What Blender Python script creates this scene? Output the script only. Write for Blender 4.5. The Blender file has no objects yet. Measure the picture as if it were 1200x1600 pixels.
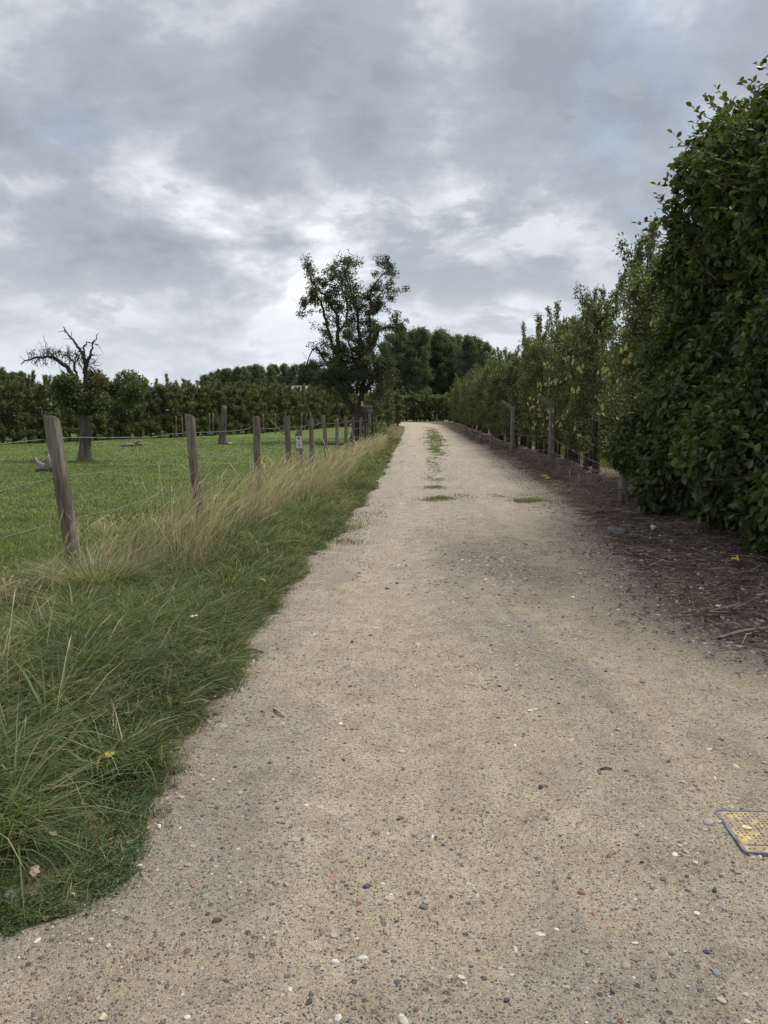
import bpy, math, random
import numpy as np
from mathutils import Vector, Matrix

random.seed(11)
RNG = np.random.default_rng(7)
scene = bpy.context.scene
COL = scene.collection
PI = math.pi

# ------------------------------------------------------------------ camera
cam_d = bpy.data.cameras.new('camera')
cam = bpy.data.objects.new('camera', cam_d); COL.objects.link(cam)
cam.location = (0, 0, 1.5)
cam.rotation_euler = (math.radians(90 - 7.34), 0, 0)
cam_d.sensor_fit = 'HORIZONTAL'; cam_d.sensor_width = 36; cam_d.lens = 34.95
cam_d.clip_start = 0.05; cam_d.clip_end = 5000
scene.camera = cam

# ------------------------------------------------------------------ sky and sun
SUN_EL, SUN_AZ = math.radians(60), math.radians(55)          # high, ahead and to the right, behind cloud
world = bpy.data.worlds.new('World'); scene.world = world; world.use_nodes = True
nt = world.node_tree; nt.nodes.clear()
def N(tree, kind, **kw):
    n = tree.nodes.new(kind)
    for k, v in kw.items():
        if k.startswith('i_'): n.inputs[k[2:].replace('_', ' ')].default_value = v
        else: setattr(n, k, v)
    return n
def ramp(tree, fac, stops, interp='LINEAR'):
    r = tree.nodes.new('ShaderNodeValToRGB'); cr = r.color_ramp; cr.interpolation = interp
    while len(cr.elements) < len(stops): cr.elements.new(0.5)
    for e, (p, c) in zip(cr.elements, stops):
        e.position = p
        e.color = (c, c, c, 1) if not isinstance(c, tuple) else (c[0], c[1], c[2], 1)
    if fac is not None: tree.links.new(fac, r.inputs[0])
    return r.outputs[0]
def mathn(tree, op, a, b=None, clamp=False):
    m = tree.nodes.new('ShaderNodeMath'); m.operation = op; m.use_clamp = clamp
    for i, v in enumerate((a, b)):
        if v is None: continue
        if isinstance(v, (int, float)): m.inputs[i].default_value = v
        else: tree.links.new(v, m.inputs[i])
    return m.outputs[0]
def mixc(tree, fac, a, b, mode='MIX'):
    m = tree.nodes.new('ShaderNodeMix'); m.data_type = 'RGBA'; m.blend_type = mode
    for s, v in ((m.inputs[0], fac), (m.inputs[6], a), (m.inputs[7], b)):
        if isinstance(v, (int, float)): s.default_value = v
        elif isinstance(v, tuple): s.default_value = (v[0], v[1], v[2], 1)
        else: tree.links.new(v, s)
    return m.outputs[2]

tc = N(nt, 'ShaderNodeTexCoord')
sep = N(nt, 'ShaderNodeSeparateXYZ'); nt.links.new(tc.outputs['Generated'], sep.inputs[0])
zc = mathn(nt, 'MAXIMUM', sep.outputs[2], 0.0)
den = mathn(nt, 'ADD', zc, 0.42)
cx = mathn(nt, 'DIVIDE', sep.outputs[0], den); cy = mathn(nt, 'DIVIDE', sep.outputs[1], den)
cmb = N(nt, 'ShaderNodeCombineXYZ'); nt.links.new(cx, cmb.inputs[0]); nt.links.new(cy, cmb.inputs[1])
def wnoise(scale, detail, rough, dist, off, sx=1.0):
    mp = N(nt, 'ShaderNodeMapping'); mp.inputs['Location'].default_value = off
    mp.inputs['Scale'].default_value = (sx, 1, 1)
    nt.links.new(cmb.outputs[0], mp.inputs[0])
    n = N(nt, 'ShaderNodeTexNoise'); n.inputs['Scale'].default_value = scale
    n.inputs['Detail'].default_value = detail; n.inputs['Roughness'].default_value = rough
    n.inputs['Distortion'].default_value = dist
    nt.links.new(mp.outputs[0], n.inputs['Vector']); return n.outputs['Fac']
nA = wnoise(1.15, 3, 0.5, 0.1, (6.2, 5.5, 0))                  # broad banks of cloud
nB = wnoise(2.9, 12, 0.58, 0.15, (2.3, 2.2, 0), 0.85)         # billows
nC = wnoise(1.6, 7, 0.58, 0.2, (3.04, 1.1, 0))                 # openings
nD = wnoise(5.5, 10, 0.60, 0.25, (5.0, 3.0, 0), 0.8)          # small dark scud
nE = wnoise(2.2, 8, 0.6, 0.3, (4.0, 6.0, 0), 0.7)
high = ramp(nt, nE, [(0.32, (1.0, 1.01, 1.02)), (0.42, (0.84, 0.865, 0.90)), (0.54, (0.66, 0.70, 0.75)), (0.68, (0.53, 0.575, 0.64))])
d1 = mathn(nt, 'ADD', mathn(nt, 'MULTIPLY', nA, 0.42), mathn(nt, 'MULTIPLY', nB, 0.58))
m1 = ramp(nt, d1, [(0.445, 0.0), (0.462, 0.42), (0.485, 0.80), (0.53, 1.0)])
c1 = ramp(nt, d1, [(0.43, (0.86, 0.89, 0.92)), (0.47, (0.60, 0.643, 0.70)), (0.52, (0.425, 0.468, 0.53)), (0.59, (0.32, 0.357, 0.418))])
cloud = mixc(nt, m1, high, c1)
m2 = ramp(nt, mathn(nt, 'ADD', mathn(nt, 'MULTIPLY', nD, 0.7), mathn(nt, 'MULTIPLY', nE, 0.3)), [(0.515, 0.0), (0.54, 0.42), (0.59, 0.85)])
cloud = mixc(nt, m2, cloud, (0.38, 0.422, 0.482))
hz = ramp(nt, zc, [(0.0, 1.0), (0.05, 0.60), (0.20, 0.0)])
cloud = mixc(nt, hz, cloud, (0.72, 0.765, 0.815))
sky = N(nt, 'ShaderNodeTexSky', sky_type='NISHITA', sun_disc=False)
sky.sun_elevation = SUN_EL; sky.sun_rotation = SUN_AZ
bg1 = N(nt, 'ShaderNodeBackground'); bg1.inputs[1].default_value = 0.06
nt.links.new(sky.outputs[0], bg1.inputs[0])
bg2 = N(nt, 'ShaderNodeBackground'); bg2.inputs[1].default_value = 0.445
nt.links.new(cloud, bg2.inputs[0])
cover = ramp(nt, nC, [(0.30, 0.60), (0.40, 1.0)])
mx = N(nt, 'ShaderNodeMixShader'); nt.links.new(mathn(nt, 'MAXIMUM', cover, hz), mx.inputs[0])
nt.links.new(bg1.outputs[0], mx.inputs[1]); nt.links.new(bg2.outputs[0], mx.inputs[2])
wo = N(nt, 'ShaderNodeOutputWorld'); nt.links.new(mx.outputs[0], wo.inputs[0])

sun_d = bpy.data.lights.new('sun', 'SUN'); sun_d.energy = 1.5; sun_d.angle = math.radians(24)
sun_d.color = (1.0, 0.95, 0.88)
sun = bpy.data.objects.new('sun', sun_d); COL.objects.link(sun)
sv = Vector((math.sin(SUN_AZ) * math.cos(SUN_EL), math.cos(SUN_AZ) * math.cos(SUN_EL), math.sin(SUN_EL)))
sun.rotation_euler = sv.to_track_quat('Z', 'Y').to_euler()

scene.view_settings.view_transform = 'Standard'; scene.view_settings.look = 'None'
scene.view_settings.gamma = 1.0; scene.view_settings.use_curve_mapping = False
scene.view_settings.exposure = 1.33
scene.cycles.max_bounces = 5; scene.cycles.diffuse_bounces = 3; scene.cycles.transmission_bounces = 4
scene.cycles.glossy_bounces = 2

# ------------------------------------------------------------------ mesh helpers
def mesh_np(name, V, Fs, smooth=False):
    V = np.asarray(V, dtype=np.float32).reshape(-1, 3)
    if not isinstance(Fs, list): Fs = [Fs]
    Fs = [np.asarray(f, dtype=np.int32) for f in Fs if len(f)]
    me = bpy.data.meshes.new(name)
    me.vertices.add(len(V)); me.vertices.foreach_set('co', V.ravel())
    loops = np.concatenate([f.ravel() for f in Fs])
    tot = np.concatenate([np.full(len(f), f.shape[1], np.int32) for f in Fs])
    st = np.concatenate([[0], np.cumsum(tot)[:-1]]).astype(np.int32)
    me.loops.add(len(loops)); me.loops.foreach_set('vertex_index', loops)
    me.polygons.add(len(tot)); me.polygons.foreach_set('loop_start', st)
    me.polygons.foreach_set('use_smooth', np.full(len(tot), bool(smooth)))
    me.update(calc_edges=True)
    return me
class MB:
    def __init__(s): s.V = []; s.F = {}; s.n = 0
    def add(s, V, Fs):
        V = np.asarray(V, float).reshape(-1, 3)
        for f in (Fs if isinstance(Fs, list) else [Fs]):
            f = np.asarray(f, int)
            if len(f): s.F.setdefault(f.shape[1], []).append(f + s.n)
        s.V.append(V); s.n += len(V); return s
    def mesh(s, name, smooth=False):
        return mesh_np(name, np.concatenate(s.V), [np.concatenate(v) for v in s.F.values()], smooth)
    def build(s, name, mat, parent=None, smooth=False):
        return obj(name, s.mesh(name, smooth), mat, parent)
def obj(name, me, mat, parent=None):
    o = bpy.data.objects.new(name, me); COL.objects.link(o)
    if mat is not None and len(me.materials) == 0: me.materials.append(mat)
    if parent is not None: o.parent = parent
    return o
def tag(o, label=None, cat=None, group=None, kind=None):
    if label: o['label'] = label
    if cat: o['category'] = cat
    if group: o['group'] = group
    if kind: o['kind'] = kind
    return o
def empty(name, loc=(0, 0, 0), rz=0):
    o = bpy.data.objects.new(name, None); COL.objects.link(o)
    o.empty_display_size = 0.2
    o.location = loc; o.rotation_euler = (0, 0, rz); return o
def norm(a): return a / (np.linalg.norm(a, axis=-1, keepdims=True) + 1e-9)
def tube(pts, rad, sides=6, cap=True):
    P = np.asarray(pts, float); n = len(P); rad = np.broadcast_to(np.asarray(rad, float), (n,))
    T = np.zeros_like(P); T[1:-1] = P[2:] - P[:-2]; T[0] = P[1] - P[0]; T[-1] = P[-1] - P[-2]; T = norm(T)
    ref = np.array([0, 0, 1.0]) if abs(T[:, 2]).mean() < 0.8 else np.array([1.0, 0, 0])
    A = norm(np.cross(T, ref)); B = np.cross(T, A)
    th = np.arange(sides) * 2 * PI / sides
    V = P[:, None] + rad[:, None, None] * (np.cos(th)[None, :, None] * A[:, None] + np.sin(th)[None, :, None] * B[:, None])
    V = V.reshape(-1, 3); i = np.arange(sides); j = (i + 1) % sides
    F = np.concatenate([np.stack([k * sides + i, k * sides + j, (k + 1) * sides + j, (k + 1) * sides + i], 1) for k in range(n - 1)])
    Fs = [F]
    if cap:
        V = np.concatenate([V, P[[0]], P[[-1]]]); c0 = n * sides; c1 = c0 + 1
        Fs.append(np.concatenate([np.stack([j, i, np.full(sides, c0)], 1),
                                  np.stack([(n - 1) * sides + i, (n - 1) * sides + j, np.full(sides, c1)], 1)]))
    return V, Fs
def box(c, s, rot=None):
    q = np.array([[x, y, z] for x in (-.5, .5) for y in (-.5, .5) for z in (-.5, .5)]) * np.asarray(s, float)
    if rot is not None: q = q @ np.array(rot).T
    return q + np.asarray(c, float), np.array([[0, 1, 3, 2], [4, 6, 7, 5], [0, 4, 5, 1], [2, 3, 7, 6], [0, 2, 6, 4], [1, 5, 7, 3]])
def bez(pts, n=10):
    """smooth path through points (Catmull-Rom)"""
    P = np.asarray(pts, float); P = np.concatenate([[2 * P[0] - P[1]], P, [2 * P[-1] - P[-2]]]); out = []
    m = len(P) - 3
    for s in np.linspace(0, m - 1e-6, n):
        i = int(s); t = s - i; a, b, c, d = P[i:i + 4]
        out.append(0.5 * ((2 * b) + (-a + c) * t + (2 * a - 5 * b + 4 * c - d) * t * t + (-a + 3 * b - 3 * c + d) * t ** 3))
    return np.array(out)
LEAF2 = (np.array([[0, 0, 0], [.45, .5, .10], [1, 0, -.08], [.45, -.5, .10]]), [np.array([[0, 2, 1], [0, 3, 2]])])
LEAF4 = (np.array([[0, 0, 0], [.22, .40, .07], [.62, .46, .06], [1, 0, -.12], [.62, -.46, .06], [.22, -.40, .07]]),
         [np.array([[0, 3, 2, 1], [0, 5, 4, 3]])])
def leaves(P, D, Nn, L, W, T=LEAF2):
    D = norm(D); B = norm(np.cross(Nn, D)); Nn = np.cross(D, B)
    a, b, c = T[0][:, 0], T[0][:, 1], T[0][:, 2]
    L = np.broadcast_to(L, (len(P),)); W = np.broadcast_to(W, (len(P),))
    V = (P[:, None] + (L[:, None] * a)[..., None] * D[:, None] + (W[:, None] * b)[..., None] * B[:, None]
         + (L[:, None] * c)[..., None] * Nn[:, None])
    k = len(a); off = (np.arange(len(P)) * k)[:, None, None]
    return V.reshape(-1, 3), [(f[None] + off).reshape(-1, f.shape[1]) for f in T[1]]
def rdir(n, rng=RNG): return norm(rng.normal(size=(n, 3)))
BL3 = np.array([0, .38, .74, 1.0]); BW3 = np.array([1, .85, .5])
def blades(P, head, H, lean, droop, W, ts=BL3, ws=BW3):
    n = len(P); k = len(ts)
    hx, hy = np.cos(head), np.sin(head)
    horiz = lean[:, None] * H[:, None] * ts ** 1.8; vert = H[:, None] * (ts - droop[:, None] * ts ** 2.2)
    C = np.stack([P[:, 0:1] + hx[:, None] * horiz, P[:, 1:2] + hy[:, None] * horiz, P[:, 2:3] + vert], -1)
    sd = np.stack([-hy, hx, np.zeros(n)], -1)
    tw = RNG.normal(size=n) * .9
    sd = sd * np.cos(tw)[:, None] + np.stack([hx, hy, np.zeros(n)], -1) * np.sin(tw)[:, None]
    w = np.concatenate([ws, [0]])
    V = []
    for i in range(k - 1):
        V.append(C[:, i] - sd * (W * w[i] / 2)[:, None]); V.append(C[:, i] + sd * (W * w[i] / 2)[:, None])
    V.append(C[:, k - 1]); V = np.stack(V, 1); m = 2 * (k - 1) + 1
    q = np.array([[2 * i, 2 * i + 1, 2 * i + 3, 2 * i + 2] for i in range(k - 2)]); t = np.array([[2 * (k - 2), 2 * (k - 2) + 1, m - 1]])
    off = (np.arange(n) * m)[:, None, None]
    Fs = [(t[None] + off).reshape(-1, 3)]
    if len(q): Fs.append((q[None] + off).reshape(-1, 4))
    return V.reshape(-1, 3), Fs
def ico(sub):
    import bmesh
    bm = bmesh.new(); bmesh.ops.create_icosphere(bm, subdivisions=sub, radius=1)
    V = np.array([v.co[:] for v in bm.verts]); F = np.array([[v.index for v in f.verts] for f in bm.faces]); bm.free(); return V, F
ICO1, ICO2, ICO3 = ico(1), ico(2), ico(3)
OCT = (np.array([[1, 0, 0], [0, 1, 0], [-1, 0, 0], [0, -1, 0], [0, 0, 1], [0, 0, -1.]]),
       np.array([[0, 1, 4], [1, 2, 4], [2, 3, 4], [3, 0, 4], [1, 0, 5], [2, 1, 5], [3, 2, 5], [0, 3, 5]]))
def blobs(P, size, T, flat=(.35, .8), jit=.22, rng=RNG):
    n = len(P); V0, F0 = T; k = len(V0)
    V = V0[None] * (1 + jit * rng.normal(size=(n, k, 1)).clip(-1.6, 1.6))
    sc = np.stack([rng.uniform(.75, 1.35, n), rng.uniform(.6, 1.0, n), rng.uniform(*flat, n)], -1)
    V = V * sc[:, None] * np.broadcast_to(size, (n,))[:, None, None]
    a = rng.uniform(0, 2 * PI, n); b = rng.normal(size=n) * .25
    c, s = np.cos(b)[:, None], np.sin(b)[:, None]
    V = np.stack([V[..., 0] * c - V[..., 2] * s, V[..., 1], V[..., 0] * s + V[..., 2] * c], -1)
    c, s = np.cos(a)[:, None], np.sin(a)[:, None]
    V = np.stack([V[..., 0] * c - V[..., 1] * s, V[..., 0] * s + V[..., 1] * c, V[..., 2]], -1)
    V = V + P[:, None]
    return V.reshape(-1, 3), (F0[None] + (np.arange(n) * k)[:, None, None]).reshape(-1, F0.shape[1])

# ------------------------------------------------------------------ materials
def newmat(name):
    m = bpy.data.materials.new(name); m.use_nodes = True; t = m.node_tree; t.nodes.clear()
    out = N(t, 'ShaderNodeOutputMaterial'); p = N(t, 'ShaderNodeBsdfPrincipled'); t.links.new(p.outputs[0], out.inputs[0])
    return m, t, p, out
def tnoise(t, scale, detail=4, rough=.55, dist=0, vec=None, sc=None):
    n = N(t, 'ShaderNodeTexNoise'); n.inputs['Scale'].default_value = scale; n.inputs['Detail'].default_value = detail
    n.inputs['Roughness'].default_value = rough; n.inputs['Distortion'].default_value = dist
    if vec is None:
        c = t.nodes.get('tcoord') or N(t, 'ShaderNodeTexCoord', name='tcoord'); vec = c.outputs['Object']
    if sc is not None:
        mp = N(t, 'ShaderNodeMapping'); mp.inputs['Scale'].default_value = sc; t.links.new(vec, mp.inputs[0]); vec = mp.outputs[0]
    t.links.new(vec, n.inputs['Vector']); return n.outputs['Fac']
def bump(t, p, h, strength, dist=.01):
    b = N(t, 'ShaderNodeBump'); b.inputs['Strength'].default_value = strength; b.inputs['Distance'].default_value = dist
    t.links.new(h, b.inputs['Height']); t.links.new(b.outputs[0], p.inputs['Normal']); return b
def leafmat(name, cols, transl=.25, rough=.5, spec=.3, objvar=.0):
    m, t, p, out = newmat(name)
    g = N(t, 'ShaderNodeNewGeometry')
    c = ramp(t, g.outputs['Random Per Island'], [((i + .5) / len(cols), q) for i, q in enumerate(cols)])
    nz = tnoise(t, 1.3, 3)
    c = mixc(t, 1.0, c, ramp(t, nz, [(.3, .78), (.7, 1.2)]), 'MULTIPLY')
    if objvar:
        oi = N(t, 'ShaderNodeObjectInfo')
        c = mixc(t, 1.0, c, ramp(t, oi.outputs['Random'], [(0, (1 - objvar, 1 - objvar, 1 - objvar * .6)), (1, (1 + objvar, 1 + objvar * .8, 1))]), 'MULTIPLY')
    t.links.new(c, p.inputs['Base Color']); p.inputs['Roughness'].default_value = rough
    p.inputs['Specular IOR Level'].default_value = spec
    if transl:
        tr = N(t, 'ShaderNodeBsdfTranslucent'); t.links.new(mixc(t, 1.0, c, (1.5, 1.6, .8), 'MULTIPLY'), tr.inputs[0])
        ms = N(t, 'ShaderNodeMixShader'); ms.inputs[0].default_value = transl
        t.links.new(p.outputs[0], ms.inputs[1]); t.links.new(tr.outputs[0], ms.inputs[2]); t.links.new(ms.outputs[0], out.inputs[0])
    return m
def woodmat(name, c0, c1, c2, streak=(14, 14, .9), bumps=.5, green=0.0):
    m, t, p, out = newmat(name)
    n1 = tnoise(t, 2.2, 7, .65, .4, sc=streak); n2 = tnoise(t, 1.7, 4); n3 = tnoise(t, 60, 3, sc=(1, 1, .15)); n5 = tnoise(t, 5.5, 8, .7, .6, sc=(streak[0], streak[1], streak[2] * 1.2))
    c = ramp(t, n1, [(.30, c0), (.48, c1), (.66, c2)])
    c = mixc(t, 1.0, c, ramp(t, n2, [(.3, .72), (.7, 1.18)]), 'MULTIPLY')
    c = mixc(t, 1.0, c, ramp(t, n3, [(.3, .8), (.7, 1.12)]), 'MULTIPLY')
    c = mixc(t, ramp(t, n5, [(.33, .85), (.40, 0.0)]), c, (c0[0] * .45, c0[1] * .45, c0[2] * .45))
    c = mixc(t, ramp(t, n5, [(.60, 0.0), (.72, .45)]), c, (min(1, c2[0] * 1.35), min(1, c2[1] * 1.35), min(1, c2[2] * 1.35)))
    if green: c = mixc(t, ramp(t, n2, [(.5, 0.0), (.7, green)]), c, (.10, .11, .055))
    t.links.new(c, p.inputs['Base Color']); p.inputs['Roughness'].default_value = .9; p.inputs['Specular IOR Level'].default_value = .15
    bump(t, p, n1, bumps, .02); return m
def plain(name, col, rough=.7, var=.2, scale=20, metal=0):
    m, t, p, out = newmat(name); n = tnoise(t, scale, 5)
    c = mixc(t, 1.0, tuple(col), ramp(t, n, [(.3, 1 - var), (.7, 1 + var)]), 'MULTIPLY')
    t.links.new(c, p.inputs['Base Color']); p.inputs['Roughness'].default_value = rough; p.inputs['Metallic'].default_value = metal
    bump(t, p, n, .25, .004); return m

# ------------------------------------------------------------------ terrain functions
LY = [-6, 1.0, 1.85, 2.0, 2.06, 2.27, 2.72, 3.16, 3.67, 4.88, 6.91, 9.68, 15.96, 35.3, 60, 75, 85, 95, 103]
LX = [-6, -5.0, -1.8, -1.12, -.97, -.84, -.95, -1.03, -1.00, -.93, -.91, -.67, -.27, .45, 1.6, 2.0, .9, -3.0, -9]
RY = [-6, 3.5, 4.74, 5.54, 7.53, 9.68, 14.6, 19.5, 35.3, 60, 80, 92, 100, 106]
RX = [4.2, 3.2, 2.55, 2.40, 2.66, 3.02, 3.5, 3.86, 4.84, 5.7, 6.4, 5.5, 1.0, -8]
def ledge(y): return np.interp(y, LY, LX)
def redge(y): return np.interp(y, RY, RX)
def sst(a, b, x):
    t = np.clip((np.asarray(x, float) - a) / (b - a), 0, 1); return t * t * (3 - 2 * t)
def hgt(x, y):
    x = np.asarray(x, float); y = np.asarray(y, float)
    return .75 * sst(25, 110, y) + .02 * np.sin(x * .7 + 1) * np.sin(y * .45) + .012 * np.sin(x * 1.9 + y * 1.3)
def gz(x, y):
    x = np.asarray(x, float); y = np.asarray(y, float)
    l, r = ledge(y), redge(y); inside = np.minimum(x - l, r - x)
    near = 1 - sst(96, 100, y)
    return hgt(x, y) - near * .05 * sst(.0, .25, inside) + near * .05 * sst(0, .7, l - x) + near * .06 * sst(.1, 1.2, x - r) * (x < r + 8)
def wob(y, k): return .045 * np.sin(y * 2.1 + k) + .035 * np.sin(y * 4.7 + 2 * k) + .022 * np.sin(y * 11.3 + 3 * k + np.sin(y * 7)) + .016 * np.sin(y * 23 + k + 2 * np.sin(y * 9)) + .012 * np.sin(y * 51 + k)
def tz(x, y):
    x = np.asarray(x, float); y = np.asarray(y, float)
    u = (x - ledge(y)) / (redge(y) - ledge(y))
    rut = -.03 * np.exp(-((u - .27) / .10) ** 2) - .03 * np.exp(-((u - .70) / .10) ** 2) + .014 * np.exp(-((u - .5) / .1) ** 2)
    fine = .010 * np.sin(x * 2.3 + y * .9) * np.sin(y * 1.7 + 1) * np.sin(x * 1.1) + .004 * np.sin(x * 7 + 2 * np.sin(y * 3)) * np.sin(y * 6 + x) + .0025 * np.sin(x * 19 + y * 5) * np.sin(y * 17 - x * 6)
    return hgt(x, y) + rut + fine + .006
def ax(segs):
    out = []
    for a, b, st in segs: out.append(np.arange(a, b, st))
    return np.concatenate(out + [[segs[-1][1]]])
def grid(xs, ys, fz):
    X, Y = np.meshgrid(xs, ys); V = np.stack([X, Y, fz(X, Y)], -1).reshape(-1, 3)
    nx, ny = len(xs), len(ys); i = (np.arange(ny - 1)[:, None] * nx + np.arange(nx - 1)[None]).ravel()
    return V, np.stack([i, i + 1, i + nx + 1, i + nx], 1)

# ---- pasture ground
m, t, p, out = newmat('pasture_turf')
n1 = tnoise(t, .35, 4); n2 = tnoise(t, 2.6, 6, .65); n3 = tnoise(t, 34, 5, .7)
c = ramp(t, n2, [(.30, (.078, .102, .033)), (.45, (.102, .144, .044)), (.58, (.126, .168, .054)), (.72, (.18, .18, .078))])
c = mixc(t, ramp(t, n1, [(.56, 0.0), (.74, .55)]), c, (.16, .14, .07))
c = mixc(t, 1.0, c, ramp(t, n3, [(.3, .55), (.7, 1.4)]), 'MULTIPLY')
t.links.new(c, p.inputs['Base Color']); p.inputs['Roughness'].default_value = .95; p.inputs['Specular IOR Level'].default_value = .1
bump(t, p, n3, .8, .03)
xs = ax([(-700, -60, 40), (-60, -14, 2), (-14, -4, .4), (-4, 6, .12), (6, 14, .5), (14, 60, 3), (60, 700, 40)])
ys = ax([(-60, 0, 4), (0, 16, .14), (16, 40, .4), (40, 110, 1.5), (110, 300, 12), (300, 1500, 80)])
V, F = grid(xs, ys, gz)
tag(obj('pasture', mesh_np('pasture', V, F, True), m), 'green pasture grass ground beyond the fence', kind='structure')

# ---- soil strip under the orchard edge
m, t, p, out = newmat('bare_soil')
n1 = tnoise(t, 1.1, 5); n2 = tnoise(t, 14, 6, .7); n3 = tnoise(t, 110, 4, .7)
c = ramp(t, n2, [(.30, (.085, .062, .042)), (.5, (.148, .112, .078)), (.68, (.225, .175, .125))])
c = mixc(t, ramp(t, n1, [(.45, 0.0), (.65, .6)]), c, (.24, .19, .14))
c = mixc(t, 1.0, c, ramp(t, n3, [(.3, .6), (.7, 1.35)]), 'MULTIPLY')
t.links.new(c, p.inputs['Base Color']); p.inputs['Roughness'].default_value = .95; p.inputs['Specular IOR Level'].default_value = .1
bump(t, p, n2, .7, .03)
SOIL = m
ys = ax([(-2, 20, .12), (20, 94, .5)]); us = np.linspace(0, 1, 26)
Y, U = np.meshgrid(ys, us, indexing='ij')
X = (redge(Y) - .55 + wob(Y, 2) * 1.5) * (1 - U) + (redge(Y) + 2.5 + wob(Y * .6, 5) * 2) * U
Z = np.maximum(gz(X, Y), tz(X, Y) - .012 - .0) * 0 + np.where(X < redge(Y) + .1, np.maximum(gz(X, Y), hgt(X, Y) - .03), gz(X, Y)) + .004
V = np.stack([X, Y, Z], -1).reshape(-1, 3); nx = len(us)
i = (np.arange(len(ys) - 1)[:, None] * nx + np.arange(nx - 1)[None]).ravel()
tag(obj('soil_strip', mesh_np('soil_strip', V, np.stack([i, i + 1, i + nx + 1, i + nx], 1), True), SOIL),
    'dark bare soil strip along the foot of the orchard', kind='structure')

# ---- thatchy soil of the verge, left
m, t, p, out = newmat('verge_soil')
n2 = tnoise(t, 9, 6, .7); n3 = tnoise(t, 90, 4, .7)
c = ramp(t, n2, [(.30, (.070, .062, .030)), (.5, (.115, .105, .052)), (.68, (.20, .170, .105))])
c = mixc(t, 1.0, c, ramp(t, n3, [(.3, .55), (.7, 1.4)]), 'MULTIPLY')
t.links.new(c, p.inputs['Base Color']); p.inputs['Roughness'].default_value = .95; p.inputs['Specular IOR Level'].default_value = .1
bump(t, p, n2, .7, .03)
ys = ax([(1.0, 20, .06), (20, 92, .5)]); us = np.linspace(0, 1, 26)
Y, U = np.meshgrid(ys, us, indexing='ij')
X = (np.minimum(np.interp(Y, [0, 12.5, 38, 92], [-4.2, -2.3, -1.1, -6]), ledge(Y) - .8) + wob(Y, 3) * 2) * (1 - U) + (ledge(Y) + .10 + wob(Y * 1.7, 1)) * U
V = np.stack([X, Y, gz(X, Y) + .004], -1).reshape(-1, 3); nx = len(us)
i = (np.arange(len(ys) - 1)[:, None] * nx + np.arange(nx - 1)[None]).ravel()
tag(obj('verge', mesh_np('verge', V, np.stack([i, i + 1, i + nx + 1, i + nx], 1), True), m), 'grassy verge soil between fence and track', kind='structure')

# ---- the track
m, t, p, out = newmat('gravel_track')
c_ = t.nodes.get('tcoord') or N(t, 'ShaderNodeTexCoord', name='tcoord'); vec = c_.outputs['Object']
n1 = tnoise(t, .55, 5, .6, .3); n2 = tnoise(t, 5, 6, .65); n3 = tnoise(t, 60, 5, .75); n4 = tnoise(t, 260, 3, .7)
sandy = ramp(t, n2, [(.28, (.355, .288, .205)), (.5, (.470, .388, .282)), (.72, (.565, .480, .362))])
grey = ramp(t, n2, [(.28, (.265, .224, .176)), (.5, (.365, .314, .25)), (.72, (.46, .402, .325))])
lane = N(t, 'ShaderNodeAttribute', attribute_name='lane')
nW = tnoise(t, 1.0, 5, .6, .5, sc=(2.2, .35, 1))           # streaks along the direction of travel
gm = mathn(t, 'ADD', n1, mathn(t, 'MULTIPLY', mathn(t, 'SUBTRACT', nW, .5), .55))
gm = mathn(t, 'SUBTRACT', gm, mathn(t, 'MULTIPLY', lane.outputs['Fac'], .28))
c = mixc(t, ramp(t, gm, [(.38, 0.0), (.54, 1.0)]), sandy, grey)
c = mixc(t, ramp(t, mathn(t, 'ADD', n2, mathn(t, 'SUBTRACT', nW, n1)), [(.58, 0.0), (.74, .6)]), c, (.225, .188, .150))
sp = N(t, 'ShaderNodeSeparateXYZ'); t.links.new(vec, sp.inputs[0])
mr = N(t, 'ShaderNodeMapRange'); mr.inputs[1].default_value = 4.5; mr.inputs[2].default_value = 12; t.links.new(sp.outputs[1], mr.inputs[0])
c = mixc(t, mathn(t, 'MULTIPLY', mr.outputs[0], .55), c, ramp(t, n2, [(.3, (.325, .278, .22)), (.55, (.435, .38, .308)), (.75, (.57, .515, .435))]))
# damp grey stain in the right wheel track
dv = N(t, 'ShaderNodeVectorMath', operation='DISTANCE'); mp = N(t, 'ShaderNodeMapping'); mp.inputs['Scale'].default_value = (1, .55, 1)
t.links.new(vec, mp.inputs[0]); t.links.new(mp.outputs[0], dv.inputs[0]); dv.inputs[1].default_value = (1.25, 4.2, 0)
st = mathn(t, 'ADD', dv.outputs['Value'], mathn(t, 'MULTIPLY', mathn(t, 'SUBTRACT', n1, .5), 2.2))
st = mathn(t, 'ADD', st, mathn(t, 'MULTIPLY', mathn(t, 'SUBTRACT', n2, .5), .9))
c = mixc(t, ramp(t, st, [(.15, .8), (.95, 0.0)]), c, (.20, .172, .145))
c = mixc(t, 1.0, c, ramp(t, n3, [(.26, .55), (.5, 1.0), (.74, 1.34)]), 'MULTIPLY')
c = mixc(t, 1.0, c, ramp(t, n4, [(.28, .62), (.5, 1.0), (.72, 1.3)]), 'MULTIPLY')
def specks(scale, lo, hi, rad):
    v = N(t, 'ShaderNodeTexVoronoi'); v.inputs['Scale'].default_value = scale; t.links.new(vec, v.inputs['Vector'])
    s = N(t, 'ShaderNodeSeparateColor'); t.links.new(v.outputs['Color'], s.inputs[0])
    near = ramp(t, v.outputs['Distance'], [(rad * .75, 1.0), (rad, 0.0)])
    dk = mathn(t, 'MULTIPLY', near, mathn(t, 'LESS_THAN', s.outputs[0], lo)); lt = mathn(t, 'MULTIPLY', near, mathn(t, 'GREATER_THAN', s.outputs[0], hi))
    return dk, lt, s.outputs[1], mathn(t, 'ADD', dk, lt)
hs = None
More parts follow.
